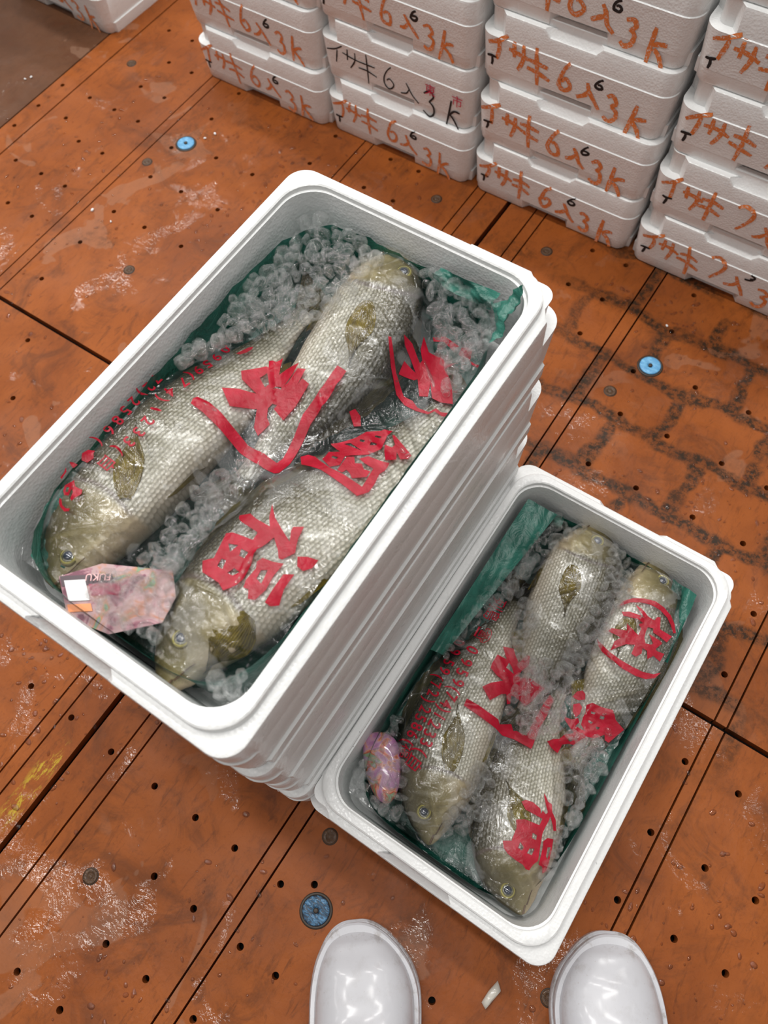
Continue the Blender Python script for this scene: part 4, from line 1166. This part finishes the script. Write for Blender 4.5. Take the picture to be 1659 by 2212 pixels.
# ---------------------------------------------------------------- clear printed bags draped over the fish
def drape(bx, cx, cy, zlow, keys, film_label, polys, texts, seed, pits):
    V, F = [], []
    for (v, f, zt) in keys:
        n = len(V)
        V += v
        F += [tuple(i + n for i in q) for q in f]
    tree = BVHTree.FromPolygons([Vector(v) for v in V], F)
    a, b = OW / 2 - .036, OL / 2 - .036
    nx, ny = 70, 130
    H = [[zlow] * ny for _ in range(nx)]
    for i in range(nx):
        for j in range(ny):
            x, y = cx - a + 2 * a * i / (nx - 1), cy - b + 2 * b * j / (ny - 1)
            hit = tree.ray_cast(Vector((x, y, 1.0)), Vector((0, 0, -1)))
            if hit[0] is not None: H[i][j] = max(zlow, hit[0].z)
    H0 = [[max(H[p][q] for p in range(max(0, i - 1), min(nx, i + 2)) for q in range(max(0, j - 1), min(ny, j + 2))) + (.0022 if H[i][j] > zlow + .002 else 0) for j in range(ny)] for i in range(nx)]
    H = [r[:] for r in H0]
    slack = [[any(inpoly(cx - a + 2 * a * i / (nx - 1), cy - b + 2 * b * j / (ny - 1), q) for q in pits) for j in range(ny)] for i in range(nx)]
    for it in range(45):
        G = [r[:] for r in H]
        for i in range(nx):
            for j in range(ny):
                if it > 5 and slack[i][j]: continue
                s = c = 0
                for di, dj in ((-1, 0), (1, 0), (0, -1), (0, 1)):
                    if 0 <= i + di < nx and 0 <= j + dj < ny:
                        s += H[i + di][j + dj]
                        c += 1
                G[i][j] = max(H0[i][j], s / c)
        H = G
    rg = random.Random(seed)
    rid = [(rg.uniform(cx - a, cx + a), rg.uniform(cy - b, cy + b), rg.uniform(0, PI), rg.uniform(.015, .05)) for _ in range(46)]

    def hz(x, y):
        u = min(nx - 1.001, max(0, (x - cx + a) / (2 * a) * (nx - 1)))
        v = min(ny - 1.001, max(0, (y - cy + b) / (2 * b) * (ny - 1)))
        i, j = int(u), int(v)
        u -= i
        v -= j
        return (H[i][j] * (1 - u) + H[i + 1][j] * u) * (1 - v) + (H[i][j + 1] * (1 - u) + H[i + 1][j + 1] * u) * v

    def crease(x, y):
        r = 0
        for (rx, ry, ra, rl) in rid:
            dx, dy = x - rx, y - ry
            if abs(dx) + abs(dy) > .08: continue
            l = dx * math.cos(ra) + dy * math.sin(ra)
            d = -dx * math.sin(ra) + dy * math.cos(ra)
            if abs(l) < rl: r = max(r, .0032 * math.exp(-(d / .0022) ** 2) * (1 - (l / rl) ** 2))
        return r

    mx, my = nx * 2, ny * 2
    VV = []
    for i in range(mx):
        for j in range(my):
            x, y = cx - a + 2 * a * i / (mx - 1), cy - b + 2 * b * j / (my - 1)
            VV.append((x, y, hz(x, y) + .0012 + crease(x, y)))
    film = mesh(bx, VV, grid_faces(mx, my), FILM)
    tag(film, film_label, 'plastic bag')

    def slide(x, y, z0):
        # the print was measured on a flat plane at z0; move it to where the draped film really lies
        h = z0
        for _ in range(4):
            k = (1.007 - h) / (1.007 - z0)
            h = hz(x * k, y * k) + .002
        k = (1.007 - h) / (1.007 - z0)
        return x * k - x, y * k - y

    z0 = .425 if zlow > .2 else .082

    def lay(bm, name):
        for _ in range(6):
            es = [q for q in bm.edges if q.calc_length() > .006]
            if not es: break
            bmesh.ops.subdivide_edges(bm, edges=es, cuts=1, use_grid_fill=False)
            bmesh.ops.triangulate(bm, faces=[f for f in bm.faces if len(f.verts) > 3])
        for v in bm.verts:
            v.co.z = hz(v.co.x, v.co.y) + .0019 + crease(v.co.x, v.co.y)
        for f in bm.faces:
            f.normal_update()
            if f.normal.z < 0: f.normal_flip()
        return from_bm(name, bm, PRINT, film)

    for poly in polys:
        bm = bmesh.new()
        es = []
        mxx, myy = sum(p[0] for p in poly[0]) / len(poly[0]), sum(p[1] for p in poly[0]) / len(poly[0])
        sx_, sy_ = 0.0, 0.0
        for lp in poly:
            vs = [bm.verts.new((p[0] + sx_, p[1] + sy_, 0)) for p in lp]
            for k in range(len(vs)):
                es.append(bm.edges.new((vs[k], vs[(k + 1) % len(vs)])))
        bmesh.ops.triangle_fill(bm, use_beauty=True, use_dissolve=False, edges=es, normal=(0, 0, 1))
        lay(bm, 'red_emblem')
    for (ch, x, y, ang, size) in texts:
        c = bpy.data.curves.new('t', 'FONT')
        c.body = ch
        c.size = size
        c.align_x = 'CENTER'
        c.align_y = 'CENTER'
        if ch.isdigit() or ch == '(' or ch == ')': c.offset = size * .014
        to = bpy.data.objects.new('t', c)
        me = bpy.data.meshes.new_from_object(to)
        bpy.data.objects.remove(to)
        bm = bmesh.new()
        bm.from_mesh(me)
        bpy.data.meshes.remove(me)
        bmesh.ops.triangulate(bm, faces=bm.faces[:])
        ddx, ddy = slide(x, y, z0)
        x += ddx
        y += ddy
        ca, sa = math.cos(ang), math.sin(ang)
        for v in bm.verts:
            px_, py_ = v.co.x * .86, v.co.y * 1.0
            v.co = Vector((x + px_ * ca - py_ * sa, y + px_ * sa + py_ * ca, 0))
        lay(bm, 'red_lettering')
    return hz, film


hzB, filmB = drape('fish_bag', BIGC[0], BIGC[1], .392, FISHGEO[:3], 'clear wrinkled plastic bag with red print over the fish in the tall box', DATA['print_big'], DATA['text_big'], 4, [DATA['ice_big'][k] for k in ('I1', 'I2', 'I3', 'I5')])
hzS, filmS = drape('fish_bag', SMC[0], SMC[1], .048, FISHGEO[3:], 'clear plastic bag with red print and phone numbers over the fish in the low box', DATA['print_small'], DATA['text_small'], 6, [DATA['ice_small'][k] for k in ('J1', 'J2', 'J4', 'J5', 'J6', 'J9')])


# ---------------------------------------------------------------- printed leaflet and packet
def slab(name, poly, zf, th, mat, parent=None):
    V = [(x, y, zf(x, y)) for x, y in poly] + [(x, y, zf(x, y) - th) for x, y in poly]
    n = len(poly)
    F = [tuple(range(n)), tuple(range(2 * n - 1, n - 1, -1))] + [(k, k + n, (k + 1) % n + n, (k + 1) % n) for k in range(n)]
    return mesh(name, V, F, mat, parent, smooth=False)


def m_leaflet():
    t = NT('leaflet_print')
    o = t.obj()
    n = t.noise(o, 38, 3, .5, 1.2)
    c = t.ramp(n, (0, (.12, .012, .04)), (.38, (.14, .014, .045)), (.43, (.34, .14, .17)), (.47, (.40, .25, .26)), (.54, (.42, .24, .23)), (.59, (.45, .16, .07)), (.65, (.10, .28, .13)), (.72, (.30, .13, .30)))
    return t.done(t.bsdf(Base_Color=c, Roughness=.3, Coat_Weight=.5))


def m_packet():
    t = NT('packet_print')
    o = t.obj()
    n = t.noise(o, 46, 3, .5, 1.5)
    c = t.ramp(n, (0, (.15, .07, .18)), (.42, (.34, .13, .28)), (.50, (.42, .22, .32)), (.56, (.55, .24, .12)), (.60, (.42, .03, .03)), (.66, (.16, .28, .14)), (.74, (.34, .2, .34)))
    return t.done(t.bsdf(Base_Color=c, Roughness=.3, Coat_Weight=.5))


def centroid(P):
    return sum(p[0] for p in P) / len(P), sum(p[1] for p in P) / len(P)


LF = DATA['leaflet']
lz = lambda x, y: .4150 + .25 * (x + .345) * .3 + .02 * (y - .03)
lf = slab('leaflet', LF, lz, .0006, m_leaflet())
tag(lf, 'pink and orange printed leaflet under ice at the near end of the tall box', 'leaflet')
q0, q1 = Vector(LF[0]), Vector(LF[1])
d1 = (Vector(LF[2]) - q0).normalized()
d2 = (Vector(LF[6]) - q0).normalized()


def lq(a, b, c, d, name, mat, dz):
    P = [q0 + d1 * a + d2 * c, q0 + d1 * b + d2 * c, q0 + d1 * b + d2 * d, q0 + d1 * a + d2 * d]
    return slab(name, [(p.x, p.y) for p in P], lambda x, y: lz(x, y) + dz, .0002, mat, lf)


lq(.001, .046, .000, .010, 'black_band', m_simple('band_black', (.05, .02, .03), .3), .0004)
lq(.004, .022, .0045, .024, 'white_panel', m_simple('panel_white', (.78, .78, .78), .35), .0009)
lq(.024, .050, .009, .020, 'maroon_panel', m_simple('panel_maroon', (.30, .03, .07), .35), .0007)
lq(.002, .022, .027, .034, 'orange_panel', m_simple('panel_orange', (.85, .28, .09), .35), .0007)
c = bpy.data.curves.new('t', 'FONT')
c.body = 'FUKU'
c.size = .0085
to = bpy.data.objects.new('t', c)
me = bpy.data.meshes.new_from_object(to)
bpy.data.objects.remove(to)
me.materials.append(m_simple('letter_pink', (.85, .45, .45), .4))
o = bpy.data.objects.new('title_lettering', me)
COL.objects.link(o)
o.parent = lf
p = q0 + d1 * .046 + d2 * .0005
o.location = (p.x, p.y, lz(p.x, p.y) + .0018)
o.rotation_euler = (0, 0, math.atan2(-d1.y, -d1.x))

PK = DATA['packet']
pcx, pcy = centroid(PK)
V, F = [], []
n = len(PK)
for s, z in ((1.0, .0), (.97, .006), (.80, .011), (.45, .0135)):
    for x, y in PK: V.append((pcx + (x - pcx) * s, pcy + (y - pcy) * s, .064 + z + .0015 * math.sin(x * 300 + y * 170)))
for i in range(3):
    for k in range(n): F.append((i * n + k, i * n + (k + 1) % n, (i + 1) * n + (k + 1) % n, (i + 1) * n + k))
F.append(tuple(3 * n + k for k in range(n)))
F.append(tuple(range(n))[::-1])
pk = mesh('packet', V, F, m_packet())
md = pk.modifiers.new('s', 'SUBSURF')
md.levels = md.render_levels = 2
tag(pk, 'purple and orange printed packet under ice at the left of the low box', 'packet')


# ---------------------------------------------------------------- ice
def chunk_mesh(seed, sub=2):
    rg = random.Random(seed)
    bm = bmesh.new()
    bmesh.ops.create_icosphere(bm, subdivisions=sub, radius=1.0)
    sx, sy, sz = rg.uniform(.75, 1.3), rg.uniform(.7, 1.1), rg.uniform(.55, .9)
    planes = []
    for _ in range(7):
        d = Vector((rg.gauss(0, 1), rg.gauss(0, 1), rg.gauss(0, 1))).normalized()
        planes.append((d, rg.uniform(.62, .86)))
    for v in bm.verts:
        p = v.co.copy()
        p *= 1 + .16 * noise.noise(p * 1.7 + Vector((seed * 3.1, 0, 0)))
        for d, k in planes:
            q = p.dot(d)
            if q > k: p -= d * (q - k) * .85
        p *= 1 + .05 * noise.noise(p * 5 + Vector((0, seed, 0)))
        v.co = Vector((p.x * sx, p.y * sy, p.z * sz))
    me = bpy.data.meshes.new('ice')
    bm.to_mesh(me)
    bm.free()
    me.materials.append(ICE)
    me.polygons.foreach_set('use_smooth', [True] * len(me.polygons))
    return me


CH = [chunk_mesh(k, 3) for k in range(14)]
CHV = [([v.co.copy() for v in m.vertices], [tuple(p.vertices) for p in m.polygons]) for m in [chunk_mesh(50 + k, 2) for k in range(8)]]
REG = {
    'I1': ('clear ice chunk in the big heap at the far left end of the tall box', 82),
    'I2': ('clear ice chunk in the heap at the far right corner of the tall box', 46),
    'I3': ('clear ice chunk in the row between the left and right fish of the tall box', 32),
    'I4': ('clear ice chunk lying over the pink leaflet in the tall box', 26),
    'I5': ('clear ice chunk at the near right corner of the tall box', 18),
    'I6': ('clear ice chunk on the left shoulder of the tall box, by the first red digits', 7),
    'J1': ('clear ice chunk along the far left side of the low box', 48),
    'J2': ('clear ice chunk between the two fish heads at the far end of the low box', 42),
    'J3': ('clear ice chunk on the red emblem in the middle of the low box', 36),
    'J4': ('clear ice chunk in the heap at the right side of the low box', 30),
    'J5': ('clear ice chunk around the purple packet in the low box', 26),
    'J6': ('clear ice chunk between the two lower fish heads of the low box', 20),
    'J7': ('clear ice chunk along the right edge of the low box', 14),
    'J8': ('clear ice chunk beside the belly of the far fish in the low box', 14),
    'J9': ('clear ice chunk right of the nearest fish head in the low box', 9),
}


def place_ice(regs, hz, zlow, zheap, cx, cy, big, stuff_label, seed):
    rg = random.Random(seed)
    a, b = OW / 2 - .040, OL / 2 - .040
    SV, SF = [], []

    def crumb(x, y, z, r):
        vs, fs = CHV[rg.randrange(8)]
        m = Euler((rg.uniform(0, 6), rg.uniform(0, 6), rg.uniform(0, 6))).to_matrix() * r
        n = len(SV)
        for v in vs:
            q = m @ v
            SV.append((x + q.x, y + q.y, z + q.z))
        for f in fs: SF.append(tuple(i + n for i in f))

    for key, poly in regs.items():
        label, cnt = REG[key]
        xs = [p[0] for p in poly]
        ys = [p[1] for p in poly]
        placed = []
        tries = 0
        r0 = .0084 if big else .0088
        while len(placed) < cnt and tries < 6000:
            tries += 1
            x, y = rg.uniform(min(xs), max(xs)), rg.uniform(min(ys), max(ys))
            if not inpoly(x, y, poly) or abs(x - cx) > a or abs(y - cy) > b: continue
            r = r0 * rg.uniform(.72, 1.35)
            if any((x - p[0]) ** 2 + (y - p[1]) ** 2 < ((r + p[2]) * .62) ** 2 for p in placed): continue
            placed.append((x, y, r))
            o = bpy.data.objects.new('ice_chunk', CH[rg.randrange(14)])
            z = max(hz(x, y) + .0035, zheap) + r * .35 + rg.uniform(-.002, .003)
            if key == 'I4': z = .4185 + r * rg.uniform(.5, 1.0)
            if key == 'J5' and inpoly(x, y, DATA['packet']): z = .080
            o.location = (x, y, z)
            o.rotation_euler = (rg.uniform(0, 6), rg.uniform(0, 6), rg.uniform(0, 6))
            o.scale = (r, r, r)
            COL.objects.link(o)
            tag(o, label, 'ice', label.replace('clear ice chunk', 'ice chunks'))
        # smaller crushed ice filling below and between
        area = abs(sum(poly[i][0] * poly[(i + 1) % len(poly)][1] - poly[(i + 1) % len(poly)][0] * poly[i][1] for i in range(len(poly)))) / 2
        for _ in range(int(area * 9000)):
            x, y = rg.uniform(min(xs) - .004, max(xs) + .004), rg.uniform(min(ys) - .004, max(ys) + .004)
            if not inpoly(x, y, poly) or abs(x - cx) > a or abs(y - cy) > b: continue
            base = hz(x, y) + .003
            top = max(base, zheap - .004)
            z = base + (top - base) * rg.random()
            crumb(x, y, z, rg.uniform(.0030, .0062))
    # loose thin scatter along the walls
    for _ in range(90):
        s = rg.random() * 4
        u = rg.uniform(-1, 1)
        off = rg.uniform(0, .014)
        x, y = ((u * a, (b - off)), (u * a, -(b - off)), ((a - off), u * b), (-(a - off), u * b))[int(s)]
        x += cx
        y += cy
        if hz(x, y) > zlow + .012: continue
        crumb(x, y, hz(x, y) + .004, rg.uniform(.003, .0065))
    o = mesh('crushed_ice', SV, SF, ICE)
    tag(o, stuff_label, 'ice', kind='stuff')


place_ice(DATA['ice_big'], hzB, .392, .424, BIGC[0], BIGC[1], True, 'fine crushed ice packed between the fish in the tall box', 11)
place_ice(DATA['ice_small'], hzS, .048, .070, SMC[0], SMC[1], False, 'fine crushed ice packed between the fish in the low box', 12)


# ---------------------------------------------------------------- boots
def boot(tip, dirp, label, mirror):
    d = Vector((dirp[0] - tip[0], dirp[1] - tip[1])).normalized()
    e = empty('rubber_boot', (tip[0], tip[1], 0), math.atan2(d.y, d.x))
    tag(e, label, 'boot', 'pair of white rubber boots')
    WPr = [(.10, .0562), (.14, .053), (.18, .046), (.22, .043), (.26, .041), (.285, .032), (.295, .010)]
    HPr = [(0, .012), (.006, .026), (.018, .038), (.045, .050), (.08, .060), (.12, .078), (.16, .105), (.19, .130), (.22, .135), (.26, .13), (.285, .12), (.295, .11)]
    def wp(s):
        if s < .078: return .0562 * math.sqrt(max(0.0004, 1 - (1 - s / .078) ** 2))
        return interp(WPr, s) if s > .10 else .0562

    N, K = 60, 32
    V = []
    for i in range(N):
        s = .295 * (i / (N - 1)) ** 1.6
        wd, h = max(.001, wp(s) - .0015), interp(HPr, s)
        cy = mirror * .006 * math.sin(min(1, s / .12) * PI) - mirror * .004
        for k in range(K):
            ph = 2 * PI * k / K
            c, sn = math.cos(ph), math.sin(ph)
            yy = math.copysign(abs(c) ** .8, c) * wd
            zz = .016 + (h - .016) * (abs(sn) ** .85) if sn > 0 else .014 + .010 * sn * min(1, s / .02)
            V.append((s, cy + yy, zz))
    F = grid_faces(N, K, True)
    F.append(tuple(range(K)))
    F.append(tuple((N - 1) * K + k for k in range(K))[::-1])
    mesh('foot', V, F, BOOT, e)
    V = []
    for j, (z, rx, ry, cx_) in enumerate(((.10, .050, .040, .235), (.14, .052, .044, .232), (.20, .054, .048, .230), (.27, .058, .054, .228), (.30, .060, .056, .228), (.303, .056, .052, .228), (.20, .050, .044, .230))):
        for k in range(K):
            a = 2 * PI * k / K
            V.append((cx_ + rx * math.cos(a), ry * math.sin(a), z))
    mesh('shaft', V, grid_faces(7, K, True), BOOT, e)
    # foxing band and sole
    for nm, grow, z0, z1 in (('sole', .0055, 0.0, .012), ('toe_band', .0030, .012, .026)):
        V = []
        M = 90
        out = []
        for q in range(M):
            s = .295 * (q / (M - 1)) ** 2.0
            wd = wp(s) + grow
            cy = mirror * .006 * math.sin(min(1, s / .12) * PI) - mirror * .004
            out.append((s - grow * (1 - min(1, s / .02)), cy + wd))
        for q in range(M - 1, -1, -1):
            s = .295 * (q / (M - 1)) ** 2.0
            wd = wp(s) + grow
            cy = mirror * .006 * math.sin(min(1, s / .12) * PI) - mirror * .004
            out.append((s - grow * (1 - min(1, s / .02)), cy - wd))
        n = len(out)
        for z, g in ((z0, 1), (z1 - .002, 1), (z1, .985)):
            for x, y in out: V.append((.15 + (x - .15) * g, y * g, z))
        F = []
        for i in range(2):
            for k in range(n): F.append((i * n + k, i * n + (k + 1) % n, (i + 1) * n + (k + 1) % n, (i + 1) * n + k))
        F.append(tuple(2 * n + k for k in range(n)))
        F.append(tuple(range(n))[::-1])
        o = mesh(nm, V, F, BOOT, e)
        try:
            o.data.set_sharp_from_angle(angle=R(40))
        except Exception:
            pass
    return e


boot(DATA['boots'][0][0], DATA['boots'][0][1], 'left white rubber boot, toe pointing at the front of the low box', 1)
boot(DATA['boots'][1][0], DATA['boots'][1][1], 'right white rubber boot, toe scuffed grey, right of the low box corner', -1)

# ---------------------------------------------------------------- litter on the deck
SC = DATA['scrap']
cxs, cys = centroid(SC)
V, F = [], []
n = len(SC)
for s, z in ((1.0, .0005), (.9, .004), (.55, .006)):
    for k, (x, y) in enumerate(SC): V.append((cxs + (x - cxs) * s, cys + (y - cys) * s, z + .0015 * (k % 2)))
for i in range(2):
    for k in range(n): F.append((i * n + k, i * n + (k + 1) % n, (i + 1) * n + (k + 1) % n, (i + 1) * n + k))
F.append(tuple(2 * n + k for k in range(n)))
o = mesh('plastic_scrap', V, F, FILM if False else m_simple('scrap_film', (.55, .52, .46), .25, Coat_Weight=.6))
tag(o, 'crumpled bit of clear plastic on the deck between the boots', 'plastic scrap')
bp = None
for i, (x, y) in enumerate(DATA['beads']):
    if bp is None:
        bm = bmesh.new()
        bmesh.ops.create_icosphere(bm, subdivisions=2, radius=.0022)
        for v in bm.verts:
            v.co *= 1 + .25 * noise.noise(v.co * 600)
            v.co.z *= .8
        o = from_bm('foam_crumb', bm, m_simple('crumb_white', (.85, .85, .85), .5))
        bp = o
    else:
        o = bp.copy()
        COL.objects.link(o)
    o.location = (x, y, .0016)
    s = (1, 1.2, 1.5, .9, 1, .8, .9, 1.1, 1.2, 1, 1.3, .9)[i]
    o.scale = (s * 1.3, s * .8, s)
    o.rotation_euler = (0, 0, i * 1.1)
    where = ['in front of the second wall stack', 'just behind the tall open box near the wall', 'by the foot of the tall stack at its near corner', 'on the dark deck at far left, upper one',
             'on the dark deck at far left, beside another', 'on the deck left of the tall box, far part', 'by the right side of the tall stack', 'on the deck left of the low box front',
             'right of the far pale blue disc', 'close right of the far pale blue disc, smaller', 'on the deck between two joints at left', 'on the mossy deck near the right pale blue disc'][i]
    tag(o, 'white foam crumb ' + where, 'foam crumb', 'foam crumbs on the deck')


def m_drop():
    t = NT('water')
    g = t.n('ShaderNodeBsdfAnisotropic')
    g.inputs['Roughness'].default_value = .03
    tr = t.n('ShaderNodeBsdfTransparent')
    t.put(tr.inputs[0], (.93, .90, .88))
    fr = t.n('ShaderNodeFresnel')
    fr.inputs[0].default_value = 1.45
    m = t.n('ShaderNodeMixShader')
    t.put(m.inputs[0], fr.outputs[0])
    t.put(m.inputs[1], tr.outputs[0])
    t.put(m.inputs[2], g.outputs[0])
    return t.done(m.outputs[0])


rg = random.Random(21)
V, F = [], []
cl = [(rg.uniform(-1.25, .45), rg.uniform(-.35, .93), rg.uniform(.02, .09)) for _ in range(95)]
for (cx_, cy_, cr) in cl:
    for _ in range(rg.randrange(8, 34)):
        x, y = rg.gauss(cx_, cr), rg.gauss(cy_, cr)
        if y > .935 or (-.47 < x < .17 and -.04 < y < .50): continue
        r0 = rg.choice((.0010, .0014, .0020, .0028)) * rg.uniform(.8, 1.3)
        el = rg.uniform(1, 2.0)
        an = rg.uniform(0, PI)
        h = r0 * .30
        base = len(V)
        ca, sa = math.cos(an), math.sin(an)
        for (q, z) in ((1.0, .0002), (.85, .5), (.5, .88)):
            for k in range(8):
                a = 2 * PI * k / 8
                u, v = r0 * q * el * math.cos(a), r0 * q * math.sin(a)
                V.append((x + u * ca - v * sa, y + u * sa + v * ca, .0001 + h * z))
        V.append((x, y, .0001 + h))
        for i in range(2):
            for k in range(8): F.append((base + i * 8 + k, base + i * 8 + (k + 1) % 8, base + (i + 1) * 8 + (k + 1) % 8, base + (i + 1) * 8 + k))
        for k in range(8): F.append((base + 16 + k, base + 16 + (k + 1) % 8, base + 24))
o = mesh('water_drops', V, F, m_drop())
tag(o, 'scattered water drops splashed over the orange deck', 'water', kind='stuff')
